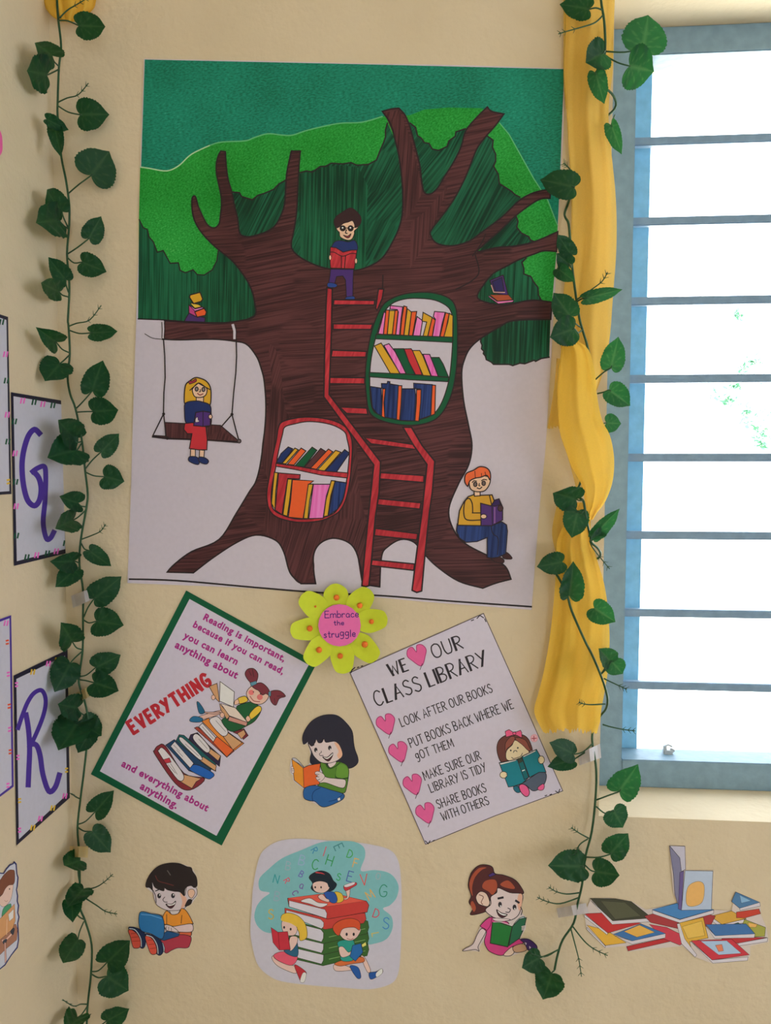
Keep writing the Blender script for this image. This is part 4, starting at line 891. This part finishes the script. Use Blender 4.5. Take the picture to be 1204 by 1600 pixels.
S.fill((40, 140, 130), '680,800 740,780 800,790 800,920 710,930 700,860', 3); S.fill(SK2, '690,840 720,830 760,870 790,850 770,890 710,905', 3)
S.fill(SK2, '690,700 840,690 830,750 780,785 720,770', 3); S.fill((190, 76, 46), '650,680 700,640 780,625 840,650 840,710 800,690 720,700 690,750 655,720', 3)
S.ell(INK, 747, 740, 8, 12); S.ell(INK, 798, 740, 8, 12); S.line((140, 50, 50), 4, '750,770 775,778 795,770')
S.fill((36, 96, 158), '790,820 850,805 865,870 810,935 770,900', 3, False); S.fill((206, 200, 110), '855,815 885,795 890,820 860,835', 2, False)
S.done()

# ---------------------------------------------------------------- cutout of a heap of picture books (the figure lounging on it is left out)
S = Sheet('book_heap_cutout', 'cutout of a heap of colourful picture books under the window sill', 'cutout', (1060, 1508))
S.crop(900, 1290, 3.96)
S.paper('50,545 90,450 200,448 340,468 430,520 630,480 600,420 575,125 675,125 678,275 848,278 838,520 960,528 985,408 1138,475 1140,545 1175,630 1190,720 1075,745 1075,805 1060,835 845,855 740,815 655,745 320,778 300,745 180,758 62,630', (186, 176, 172), False)
PGE = (190, 186, 194)
def book(c, cover, pages=None, extra=None):
    S.part('printed_book'); S.fill(c, cover, 2.5, False)
    if pages: S.fill(PGE, pages, 2, False)
    for c2, q in (extra or []): S.fill(c2, q, 1.5, False)
book((70, 110, 150), '985,410 1135,475 1010,512 960,470', '1010,512 1135,475 1138,498 1012,525', [((120, 160, 190), '1010,430 1080,465 1020,480')])
book((190, 150, 66), '830,560 960,528 1050,575 900,612', '830,562 900,612 1050,577 1048,598 900,635 832,585')
book((52, 108, 96), '880,640 1000,600 1060,640 960,690')
book((176, 62, 48), '990,535 1130,515 1140,545 1040,572 990,570')
book((150, 150, 70), '1040,580 1170,630 1165,685 1075,690 1020,630', None, [((206, 160, 90), '1060,600 1120,610 1110,630 1070,628')])
book((168, 52, 56), '900,690 1180,692 1000,728 900,720', '1000,728 1184,694 1180,718 1000,745')
book((206, 160, 60), '65,615 190,650 310,725 180,742', '65,630 180,745 178,756 62,640')
book((176, 50, 52), '50,545 160,540 400,605 195,665', '50,550 195,665 190,676 50,565')
book((60, 62, 50), '85,450 240,452 340,470 470,572 225,598', '88,462 225,590 470,572 468,594 222,612', [((78, 80, 62), '150,465 300,475 400,560 240,580')])
book((168, 48, 52), '310,748 580,690 588,715 320,776')
book((180, 60, 76), '450,610 560,630 700,700 640,740 540,700')
book((58, 104, 158), '230,672 400,608 552,668 345,714', '235,680 345,714 552,668 550,694 345,735', [((206, 160, 76), '295,655 390,615 485,660 375,690')])
book((150, 56, 60), '420,560 640,500 860,560 830,620 640,640 460,600')
book((66, 118, 172), '470,520 660,470 850,520 640,580', '470,522 640,582 850,522 848,545 640,602 472,545')
book((62, 104, 156), '800,612 1050,608 1105,670 860,682', '802,622 860,682 1105,670 1100,694 855,698')
book((196, 156, 62), '625,605 785,567 815,695 700,720 720,790 650,700', '622,608 640,605 670,700 745,800 735,815 650,730', [((206, 170, 84), '655,625 775,590 795,680 690,700')])
book((182, 54, 66), '710,712 960,702 1070,800 840,832', '710,718 840,832 1062,812 1058,835 845,852', [((150, 176, 206), '770,715 930,712 1020,790 880,800'), ((206, 120, 90), '860,740 900,735 910,775 880,780')])
S.part('printed_open_book', None, 'grey violet book standing open')
S.fill((112, 112, 140), '575,125 640,200 660,290 640,522 610,430 600,300', 2.5, False); S.fill((172, 170, 186), '578,125 672,128 676,270 650,285 640,200', 2.5, False)
S.fill((92, 80, 130), '640,290 665,280 650,522 630,515', 2, False); S.fill((160, 174, 196), '672,278 845,282 835,520 650,524', 2.5, False); S.fill((214, 160, 96), '690,380 750,345 790,370 780,470 720,500 680,480', 1.5)
S.done()
# ---------------------------------------------------------------- yellow sheer curtain
def cloth_mat(name, c, tr, transp):
    m = bpy.data.materials.new(name); m.use_nodes = True; nt = m.node_tree
    for n in list(nt.nodes):
        if n.type != 'OUTPUT_MATERIAL': nt.nodes.remove(n)
    out = nt.nodes['Material Output']
    g = nt.nodes.new('ShaderNodeNewGeometry')
    w = nt.nodes.new('ShaderNodeTexNoise'); w.inputs['Scale'].default_value = 900; w.inputs['Detail'].default_value = 1
    nt.links.new(g.outputs['Position'], w.inputs['Vector'])
    mc = nt.nodes.new('ShaderNodeMix'); mc.data_type = 'RGBA'
    mc.inputs['A'].default_value = tuple(v*.85 for v in c) + (1,); mc.inputs['B'].default_value = c + (1,)
    nt.links.new(w.outputs['Fac'], mc.inputs['Factor'])
    d = nt.nodes.new('ShaderNodeBsdfDiffuse'); t = nt.nodes.new('ShaderNodeBsdfTranslucent'); tp = nt.nodes.new('ShaderNodeBsdfTransparent')
    tp.inputs[0].default_value = (1, 0.9, 0.55, 1)
    nt.links.new(mc.outputs['Result'], d.inputs[0]); nt.links.new(mc.outputs['Result'], t.inputs[0])
    a = nt.nodes.new('ShaderNodeMixShader'); a.inputs[0].default_value = tr
    b = nt.nodes.new('ShaderNodeMixShader'); b.inputs[0].default_value = transp
    nt.links.new(d.outputs[0], a.inputs[1]); nt.links.new(t.outputs[0], a.inputs[2])
    nt.links.new(a.outputs[0], b.inputs[1]); nt.links.new(tp.outputs[0], b.inputs[2]); nt.links.new(b.outputs[0], out.inputs[0])
    return m
SHEER = cloth_mat('yellow_sheer', (1.0, 0.65, 0.10), 0.2, 0.16)
SHEER_TOP = cloth_mat('yellow_sheer_thin', (1.0, 0.66, 0.15), 0.2, 0.24)
WISP = cloth_mat('yellow_sheer_single', (0.95, 0.66, 0.13), 0.35, 0.45)
def interp(rows, y):
    for a, b in zip(rows, rows[1:]):
        if a[0] <= y <= b[0]:
            t = (y-a[0])/(b[0]-a[0]); t = t
            return [a[i] + (b[i]-a[i])*t for i in range(1, len(a))]
    return list(rows[0][1:] if y < rows[0][0] else rows[-1][1:])
def drape(rows, off, bulge, folds, amp, phase, ncol=40, step=7, ragged=0):
    """cloth hanging between a left and right edge (pixels by height), with folds running along it"""
    rows = [tuple(r) for r in catmull(rows, False, 4)]
    bm = bmesh.new(); y = rows[0][0]; g = []; rnd = random.Random(5)
    jit = [rnd.uniform(-1, 1) for _ in range(ncol+1)]
    ys = []
    while y < rows[-1][0]: ys.append(y); y += step
    ys.append(rows[-1][0])
    for yy in ys:
        l, r = interp(rows, yy); row = []
        for k in range(ncol+1):
            u = k/ncol
            uu = u + 0.02*math.sin(9*u + yy*0.013 + phase)
            d = off + bulge*math.sin(math.pi*min(1, max(0, u))) + amp*math.sin(2*math.pi*folds*u + phase + 1.1*math.sin(yy*0.006 + phase)) + amp*.22*math.sin(2*math.pi*folds*2.3*u - phase + yy*0.005)
            fy = yy + (ragged*jit[k] if yy == ys[-1] else 0)
            row.append(bm.verts.new(on_back(l + (r-l)*uu if 0 < k < ncol else (l if k == 0 else r), fy, max(0.002, d))))
        g.append(row)
    for A, B in zip(g, g[1:]):
        for k in range(ncol): bm.faces.new((A[k], A[k+1], B[k+1], B[k]))
    return bm
cl = on_back(895, 1148)
cur = thing('curtain', 'twisted yellow sheer curtain hanging between the tree chart and the window', 'curtain', cl)
mesh_obj('upper_strand', drape([(-40,885,963),(0,884,960),(60,883,958),(110,881,957),(160,884,951),(200,886,951),(250,889,956),(300,892,961),(350,892,963),(400,888,962),(440,882,959),(480,877,956),(520,873,953),(560,884,947),(590,903,939),(612,918,931)], .009, .010, 2, .0035, 0.4), SHEER_TOP, cur, cl, True)
mesh_obj('twisted_strand', drape([(505,876,879),(520,875,888),(532,874,901),(546,876,919),(583,872,929),(616,870,932),(656,872,940),(679,875,952),(706,884,958),(732,894,959),(759,909,955),(786,913,944),(800,913,933),(812,917,926)], .036, .012, 2, .0035, 2.0), SHEER, cur, cl, True)
mesh_obj('lower_strand', drape([(785,900,930),(805,893,924),(822,880,922),(845,870,924),(880,868,934),(910,867,943),(948,864,949),(1000,858,952),(1050,849,949),(1082,841,944),(1109,834,939),(1128,840,937),(1142,848,932)], .016, .010, 3, .004, 1.2, ragged=5), SHEER, cur, cl, True)
mesh_obj('loose_edge', drape([(560,869,874),(600,866,880),(640,860,886),(668,855,892)], .006, .004, 1, .001, 0, ragged=3), WISP, cur, cl, True)
mesh_obj('loose_edge', drape([(780,872,892),(800,867,890),(832,862,886),(860,867,884),(890,876,886)], .006, .004, 1, .001, 1), WISP, cur, cl, True)
mesh_obj('loose_edge', drape([(650,878,884),(702,884,900),(736,893,906),(765,900,912)], .012, .004, 1, .001, 1), WISP, cur, cl, True)
mesh_obj('loose_edge', drape([(-40,880,890),(60,880,890),(130,880,890),(170,884,890)], .006, .003, 1, .001, 1), WISP, cur, cl, True)
# bunched yellow cloth at the top of the corner
cl = on_back(105, 20)
c2 = thing('cloth_swag', 'yellow cloth bunch at the top left corner behind the ivy', 'cloth', cl)
mesh_obj('cloth_bunch', drape([(-60,70,140),(-25,62,152),(0,66,150),(14,72,146),(26,82,132),(34,96,118)], .006, .022, 4, .005, 0.3, step=4), SHEER, c2, cl, True)

# ---------------------------------------------------------------- artificial ivy
def ivy_mat():
    m = bpy.data.materials.new('ivy_leaf'); m.use_nodes = True; nt = m.node_tree
    b = nt.nodes['Principled BSDF']; b.inputs['Roughness'].default_value = 0.5; b.inputs['Specular IOR Level'].default_value = 0.22
    out = nt.nodes['Material Output']
    at = nt.nodes.new('ShaderNodeAttribute'); at.attribute_name = 'vein'
    g = nt.nodes.new('ShaderNodeNewGeometry'); n = nt.nodes.new('ShaderNodeTexNoise'); n.inputs['Scale'].default_value = 90
    nt.links.new(g.outputs['Position'], n.inputs['Vector'])
    r = nt.nodes.new('ShaderNodeValToRGB')
    r.color_ramp.elements[0].color = (0.004, 0.022, 0.013, 1); r.color_ramp.elements[1].color = (0.009, 0.052, 0.026, 1)
    nt.links.new(n.outputs['Fac'], r.inputs['Fac'])
    mx = nt.nodes.new('ShaderNodeMix'); mx.data_type = 'RGBA'; mx.inputs['B'].default_value = (0.035, 0.12, 0.05, 1)
    vr = nt.nodes.new('ShaderNodeMath'); vr.operation = 'MULTIPLY'; vr.inputs[1].default_value = 0.4
    nt.links.new(at.outputs['Fac'], vr.inputs[0])
    nt.links.new(vr.outputs[0], mx.inputs['Factor']); nt.links.new(r.outputs['Color'], mx.inputs['A']); nt.links.new(mx.outputs['Result'], b.inputs['Base Color'])
    t = nt.nodes.new('ShaderNodeBsdfTranslucent'); tm = nt.nodes.new('ShaderNodeMix'); tm.data_type = 'RGBA'
    tm.inputs['A'].default_value = (0.06, 0.42, 0.09, 1); tm.inputs['B'].default_value = (0.4, 0.75, 0.25, 1)
    nt.links.new(vr.outputs[0], tm.inputs['Factor']); nt.links.new(tm.outputs['Result'], t.inputs[0])
    s = nt.nodes.new('ShaderNodeMixShader'); s.inputs[0].default_value = 0.16
    nt.links.new(b.outputs[0], s.inputs[1]); nt.links.new(t.outputs[0], s.inputs[2]); nt.links.new(s.outputs[0], out.inputs[0])
    bp = nt.nodes.new('ShaderNodeBump'); bp.inputs['Strength'].default_value = 0.3; bp.inputs['Distance'].default_value = 0.002
    nt.links.new(n.outputs['Fac'], bp.inputs['Height']); nt.links.new(bp.outputs[0], b.inputs['Normal'])
    return m
IVY = ivy_mat()
m, nt, b = new_mat('ivy_stem', 0.5, 0.3); STEM = m
n = nt.nodes.new('ShaderNodeTexNoise'); n.inputs['Scale'].default_value = 70
r = nt.nodes.new('ShaderNodeValToRGB'); r.color_ramp.elements[0].color = (0.012, 0.055, 0.025, 1); r.color_ramp.elements[1].color = (0.04, 0.12, 0.05, 1)
nt.links.new(n.outputs['Fac'], r.inputs['Fac']); nt.links.new(r.outputs['Color'], b.inputs['Base Color'])
# outline of half an ivy leaf, from the notch at the stalk round to the tip: (across, along)
HALF = [(0, 0), (.10, -.09), (.24, -.14), (.38, -.09), (.48, .05), (.51, .20), (.49, .36), (.45, .50), (.39, .63), (.28, .76), (.13, .88), (0, 1)]
VEINS = [((0, 0), (0, .95)), ((0, .03), (.42, .12)), ((0, .05), (.36, .45)), ((0, .3), (.22, .68)), ((0, 0), (.26, -.10))]
def seg_d(p, a, b):
    ax, ay = a; bx, by = b; px_, py_ = p
    t = max(0, min(1, ((px_-ax)*(bx-ax)+(py_-ay)*(by-ay))/((bx-ax)**2+(by-ay)**2)))
    return math.hypot(px_-ax-t*(bx-ax), py_-ay-t*(by-ay))
def leaf_mesh(M, seed, flat=False):
    """cupped ivy leaf; M maps (across, along, up) to the world"""
    rnd = random.Random(seed); bm = bmesh.new(); vl = bm.verts.layers.float.new('vein')
    cup = rnd.uniform(-.10, .42); curl = rnd.uniform(-.35, .45); tw = rnd.uniform(-.14, .14); wob = rnd.uniform(.015, .045)
    if flat: cup = curl = tw = wob = 0.0
    nr = 7
    H = catmull(HALF, False, 3)
    half = {}
    def vert(x, y, sgn):
        a = abs(x)
        z = cup*a*1.3 + curl*(y-.3)**2*.7 + tw*x*y*2 + wob*math.sin(17*y + 9*a + seed)*a*2 - (.05 if a < .02 else 0)*0
        v = bm.verts.new(M(x, y, z)); v[vl] = max(0.0, 1 - min(seg_d((a, y), *s_) for s_ in VEINS)/.022)
        return v
    for sgn in (-1, 1):
        rows = []
        for i_, (x, y) in enumerate(H):
            row = []
            if 3 < i_ < len(H)-2: x *= 1 + (0.03 if i_ % 2 else -0.03)*rnd.uniform(.3, 1.4)
            cy = max(0.0, min(1.0, y))*0.92 + .02
            for k in range(nr+1):
                t = k/nr
                row.append((sgn*x*t, cy + (y-cy)*t))
            rows.append([vert(px_, py_, sgn) for px_, py_ in row])
        for A, B in zip(rows, rows[1:]):
            for k in range(nr):
                q = (A[k], A[k+1], B[k+1], B[k]) if sgn > 0 else (A[k], B[k], B[k+1], A[k+1])
                bm.faces.new(q)
    bmesh.ops.remove_doubles(bm, verts=bm.verts, dist=2e-5)
    return bm
class Vine:
    def __init__(s, name, label, foot):
        s.loc = foot; s.root = thing(name, label, 'vine', foot); s.n = 0
    def stem(s, pts, r=.0016, name='stem'):
        bm = bmesh.new(); tube(bm, [on_near(x, y, o) for x, y, o in pts], r); return mesh_obj(name, bm, STEM, s.root, s.loc, True)
    def leaf(s, att, base, tip, w, o0=.022, o1=None, so=.016, flat=False):
        s.n += 1; rnd = random.Random(s.n*31 + int(base[0]))
        o1 = o0 + rnd.uniform(-.006, .018) if o1 is None else o1
        A = on_near(base[0], base[1], o0); B = on_near(tip[0], tip[1], o1)
        Y = B - A; L_ = Y.length; Yn = Y.normalized()
        view = (EYE - A).normalized()
        X = Yn.cross(view).normalized(); Z = X.cross(Yn).normalized()
        W = w/F*(A-EYE).length
        roll = 0 if flat else rnd.uniform(-.35, .35); X2 = X*math.cos(roll) + Z*math.sin(roll); Z2 = Z*math.cos(roll) - X*math.sin(roll)
        k = L_ if L_ < W*1.3 else W*1.3
        Mx = lambda x, y, z: A + X2*(x*W/math.cos(roll)) + Yn*(y*L_) + Z2*(z*k)
        o = mesh_obj('leaf', leaf_mesh(Mx, s.n, flat), IVY, s.root, s.loc, True)
        if att:
            P = on_near(att[0], att[1], so); bm = bmesh.new()
            mid = (P + A)/2 + Vector((0, -.003, rnd.uniform(-.006, .002)))
            tube(bm, [P, mid, A - Yn*.001, A + Yn*L_*.06], .0011, 5, .8)
            mesh_obj('petiole', bm, STEM, o, s.loc, True)
        return o
    def sprig(s, pts, off=.016, buds=True):
        bm = bmesh.new(); P = [on_near(x, y, off + .004*i) for i, (x, y) in enumerate(pts)]
        tube(bm, P, .0011, 5, .6)
        if buds:
            for t in (.62, .78, .92):
                k = t*(len(P)-1); i = min(int(k), len(P)-2); c = P[i] + (P[i+1]-P[i])*(k-i); d = (P[i+1]-P[i]).normalized()
                n_ = d.cross(Vector((0, 1, 0))).normalized()
                for sg in (-1, 1): tube(bm, [c, c + d*.004 + n_*sg*.0045], .0006, 4, .4)
        return mesh_obj('tendril', bm, STEM, s.root, s.loc, True)
V = Vine('ivy_vine', 'long artificial ivy vine hanging down the corner of the room, left of the tree chart', on_near(137, 1640, .016))
V.stem([(x, y, .05 if y < 5 else .036 if y < 40 else .024 if y < 80 else .016) for x, y in ((88,-40),(89,0),(91,30),(95.5,73),(92,106),(90,160),(90,181),(93,215),(96,247),(103,282),(108,319),(108,352),(104.6,397),(108,435),(108,465),(106,500),(107,510),(109,553),(105.6,589),(109.6,616),(118,639),(128,689),(133,736),(137,772),(134.5,795),(126,845),(124,882),(129.6,922),(129.6,963),(129,1016),(123,1060),(126,1078),(133,1099),(138,1133),(133,1189),(125.6,1249),(121,1293),(123.6,1333),(124.6,1376),(124.6,1416),(133,1439),(143,1476),(142,1522),(137,1569),(135.5,1600),(135,1640))])
V.leaf((91,32),(124,40),(168,42),30, o0=.045, so=.036)
for a in (((92,104),(80,86),(48,61),30), ((92,108),(73,117),(40,110),44), ((90,165),(125,179),(169,178),38), (None,(72,186),(106,203),17), (None,(86,201),(96,248),19),
          ((107,302),(142,274),(171,236),54), ((106,355),(96,330),(68,292),32), ((106,357),(92,344),(57,348),46), ((105,397),(139,372),(158,338),28), ((105,402),(129,410),(167,425),32), ((107,457),(102,437),(74,401),26), ((107,464),(92,456),(61,441),28),
          ((108,516),(143,520),(185,518),24), ((108,551),(88,535),(60,514),30), ((108,555),(94,568),(70,596),40), ((119,638),(144,610),(160,561),36), ((120,644),(146,643),(187,640),40), ((127,690),(116,684),(86,654),38), ((127,693),(117,703),(71,717),50), ((133,733),(158,706),(186,677),28), ((134,738),(163,745),(194,752),36),
          ((135,792),(121,786),(88,775),28), ((134,797),(113,813),(81,828),32), ((127,849),(140,861),(174,886),25), ((124,880),(116,877),(80,878),30), ((124,885),(116,891),(85,919),30), ((131,964),(147,936),(189,902),38), ((131,969),(151,971),(193,977),42),
          ((129,1015),(113,1003),(96,974),36), ((128,1018),(110,1036),(87,1080),40), ((123,1057),(150,1043),(188,1024),34), ((123,1062),(148,1067),(187,1080),36), ((132,1118),(120,1106),(88,1100),36), ((133,1125),(122,1128),(90,1178),48), ((136,1132),(128,1128),(158,1152),36), ((137,1140),(140,1142),(122,1178),26),
          ((122,1288),(149,1268),(178,1235),30), ((122,1293),(144,1300),(173,1332),30), ((124,1378),(123,1345),(95,1356),30), (None,(131,1388),(106,1416),28), ((133,1437),(112,1408),(114,1439),24), ((131,1440),(121,1469),(96,1508),30), ((143,1518),(168,1503),(204,1468),36), ((143,1522),(167,1526),(201,1548),38), ((137,1571),(121,1590),(103,1616),28), ((140,1603),(167,1595),(202,1576),24)):
    V.leaf(*a)
V.sprig(pts_of('93,28 105,16 118,8 138,-4'), .04)
for q in ('90,160 105,153 122,148 138,130', '107,510 120,505 140,500 158,477', '127,843 145,836 157,830 165,819', '125,1248 118,1245 112,1240', '131,1391 150,1386 163,1378 176,1366', '131,1402 150,1414 165,1424 183,1428', '137,1569 126,1569 115,1572 98,1562'):
    V.sprig(pts_of(q))
W_ = Vine('ivy_vine', 'artificial ivy vine winding round the yellow curtain beside the window', on_back(866, 1515, .03))
W_.stem([(938,-40,.036),(938.6,0,.036),(943.5,33,.036),(945,76,.036),(940,116,.036),(944,135,.034),(958,150,.02),(960,170,.006),(930,200,.0028),(900,270,.0028),(888,315,.0028),(882,332,.012),(883,340,.028),(888,350,.034),(891,382,.034),(893.7,418,.034),(898.7,458,.034),(905,498,.033),(911,520,.032),(917,540,.029),(924,575,.027),(928,610,.026),(928,650,.026),(922,700,.022),(908,750,.02),(902,765,.026),(903,776,.045),(911,783,.054),(914,800,.057),(918,822,.056),(922,838,.042),(924,848,.036),(933,856,.028),(938,866,.014),(930,874,.0028),(900,880,.0028),(878,883,.0028),(863,884,.01),(860,888,.028),(868,896,.036),(884,925,.038),(893,955,.038),(912.7,1000,.04),(924,1022,.04),(937,1052,.038),(946,1078,.034),(949,1095,.028),(946,1108,.014),(938,1118,.0028),(928,1134,.0028),(924.7,1150,.005),(926,1168,.014),(931,1202,.02),(930,1247,.022),(924,1300,.022),(914.6,1337,.022),(909,1382,.022),(902,1412,.02),(896,1442,.022),(879,1468,.024),(871,1491,.026),(866,1515,.028)])
K = dict(so=.036)
for a, kw in ((((941,16),(919,14),(874,6),28), dict(o0=.04, **K)), (((945,80),(941,84),(912,100),40), dict(o0=.044, **K)), (((941,112),(930,114),(944,163),24), dict(o0=.044, **K)),
          (((945,80),(1004,74),(1014,20),56), dict(o0=.04, **K)), (((945,87),(983,103),(1021,112),52), dict(o0=.04, **K)), (((960,180),(955,196),(972,242),19), dict(o0=.02, so=.006)),
          (((888,300),(896,292),(843,280),38), dict(o0=.04, so=.02)), (((891,398),(891,397),(870,365),24), dict(o0=.044, so=.034)), (((893,412),(889,413),(869,396),24), dict(o0=.044, so=.034)), (((895,432),(872,420),(898,440),22), dict(o0=.044, so=.034)),
          (((900,472),(914,466),(972,452),20), dict(o0=.05, so=.034)), (((906,511),(890,494),(864,458),36), dict(o0=.052, so=.034)), (((908,516),(896,514),(858,527),44), dict(o0=.064, so=.034)),
          (((930,593),(954,574),(966,526),34), dict(o0=.04, so=.027)), (((933,615),(952,610),(985,634),34), dict(o0=.036, so=.026)), (((928,650),(947,661),(970,662),28), dict(o0=.028, so=.026)),
          (((911,781),(899,780),(861,768),42), dict(o0=.056, so=.054)), (((913,795),(902,799),(892,841),38), dict(o0=.058, so=.055)), (((921,846),(928,836),(967,794),22), dict(o0=.05, so=.037)), (((921,846),(940,832),(921,844),16), dict(o0=.05, so=.037)),
          ((None,(878,878),(838,886),34), dict(o0=.05, o1=.05)), ((None,(889,931),(896,877),36), dict(o0=.046)), ((None,(928,950),(962,972),36), dict(o0=.044)),
          ((None,(884,1008),(868,976),22), dict(o0=.005, o1=.006, flat=True)), ((None,(892,1036),(860,1050),38), dict(o0=.005, o1=.006, flat=True)),
          (((938,1054),(953,1033),(936,1014),30), dict(o0=.04, so=.036)), (((938,1054),(956,1034),(972,1052),30), dict(o0=.04, so=.036)),
          (((925,1162),(896,1178),(860,1160),30), dict(o0=.026, so=.012)), (((926,1168),(893,1188),(855,1198),24), dict(o0=.02, so=.012)),
          (((931,1250),(967,1236),(996,1195),40), dict(o0=.03, so=.022)), (((931,1260),(958,1267),(974,1294),36), dict(o0=.03, so=.022)),
          (((914,1339),(953,1334),(981,1303),32), dict(o0=.03, so=.022)), (((912,1350),(930,1362),(968,1368),36), dict(o0=.03, so=.022)), (((911,1350),(909,1354),(855,1353),40), dict(o0=.034, so=.022)),
          (((872,1484),(842,1497),(814,1512),28), dict(o0=.03, so=.026)), (((866,1515),(862,1520),(850,1558),38), dict(o0=.03, so=.028))):
    W_.leaf(*a, **kw)
for q, off in (('943,22 930,35 910,42 885,49 872,53', .036), ('892,268 888,262 880,255', .036), ('901,468 920,455 940,440 949,425', .042), ('921,845 925,855 938,872 952,889', .034), ('943,1060 955,1066 968,1072 979,1077', .036), ('945,1100 925,1101 912,1100 904,1097', .034), ('941,1132 955,1136 975,1140 992,1142', .02),
          ('920,1310 905,1302 892,1293', .022), ('918,1311 905,1320 897,1337', .022), ('905,1395 885,1397 868,1393 857,1386', .022), ('903,1403 875,1412 855,1409 839,1402', .022), ('891,1450 899,1480 904,1500 908,1526', .022), ('894,1447 912,1470 928,1483 949,1493', .022), ('868,1486 850,1495 826,1489', .03)):
    W_.sprig(pts_of(q), off)

# ---------------------------------------------------------------- strips of tape holding the vines
def tape_mat(name, c, a):
    m, nt, b = new_mat(name, 0.3, 0.4)
    n = nt.nodes.new('ShaderNodeTexNoise'); n.inputs['Scale'].default_value = 40
    r = nt.nodes.new('ShaderNodeValToRGB'); r.color_ramp.elements[0].color = alb(c); r.color_ramp.elements[1].color = tuple(v*.85 for v in alb(c)[:3]) + (1,)
    nt.links.new(n.outputs['Fac'], r.inputs['Fac']); nt.links.new(r.outputs['Color'], b.inputs['Base Color']); b.inputs['Alpha'].default_value = a
    return m
TG = tape_mat('grey_tape', (196, 192, 194), .85); TY = tape_mat('yellowed_tape', (206, 184, 132), .88)
for label, q, m in (('greyish tape strip on the corner vine, just above its yellowed neighbours', '111,931 150,916 153,933 114,950', TG), ('yellowed tape strip on the corner vine beside the R card', '119,1082 145,1070 149,1084 123,1097', TY),
                    ('yellowed tape strip on the corner vine below the reading poster', '109,1322 138,1323 137,1340 108,1339', TY), ('grey tape strip on the curtain vine by the window sill', '903,1178 937,1162 939,1184 905,1196', TG),
                    ('grey tape strip on the curtain vine near the heap of printed books', '869,1419 915,1411 919,1427 872,1434', TG)):
    P = pts_of(q); bm = bmesh.new(); N = 8; rows = []
    for j in range(2):
        l = P[0] if j == 0 else P[3]; r = P[1] if j == 0 else P[2]; row = []
        for k in range(N+1):
            u = k/N; o = .002 + .030*math.exp(-((u-.5)/.26)**2)
            row.append(bm.verts.new(on_near(l[0]+(r[0]-l[0])*u, l[1]+(r[1]-l[1])*u, o)))
        rows.append(row)
    for k in range(N): bm.faces.new((rows[0][k], rows[0][k+1], rows[1][k+1], rows[1][k]))
    bmesh.ops.solidify(bm, geom=bm.faces[:], thickness=.0003)
    c = on_near((P[0][0]+P[2][0])/2, max(p[1] for p in P), .002)
    tag(mesh_obj('tape_strip', bm, m, None, c), label, 'tape', 'tape strips holding the ivy')
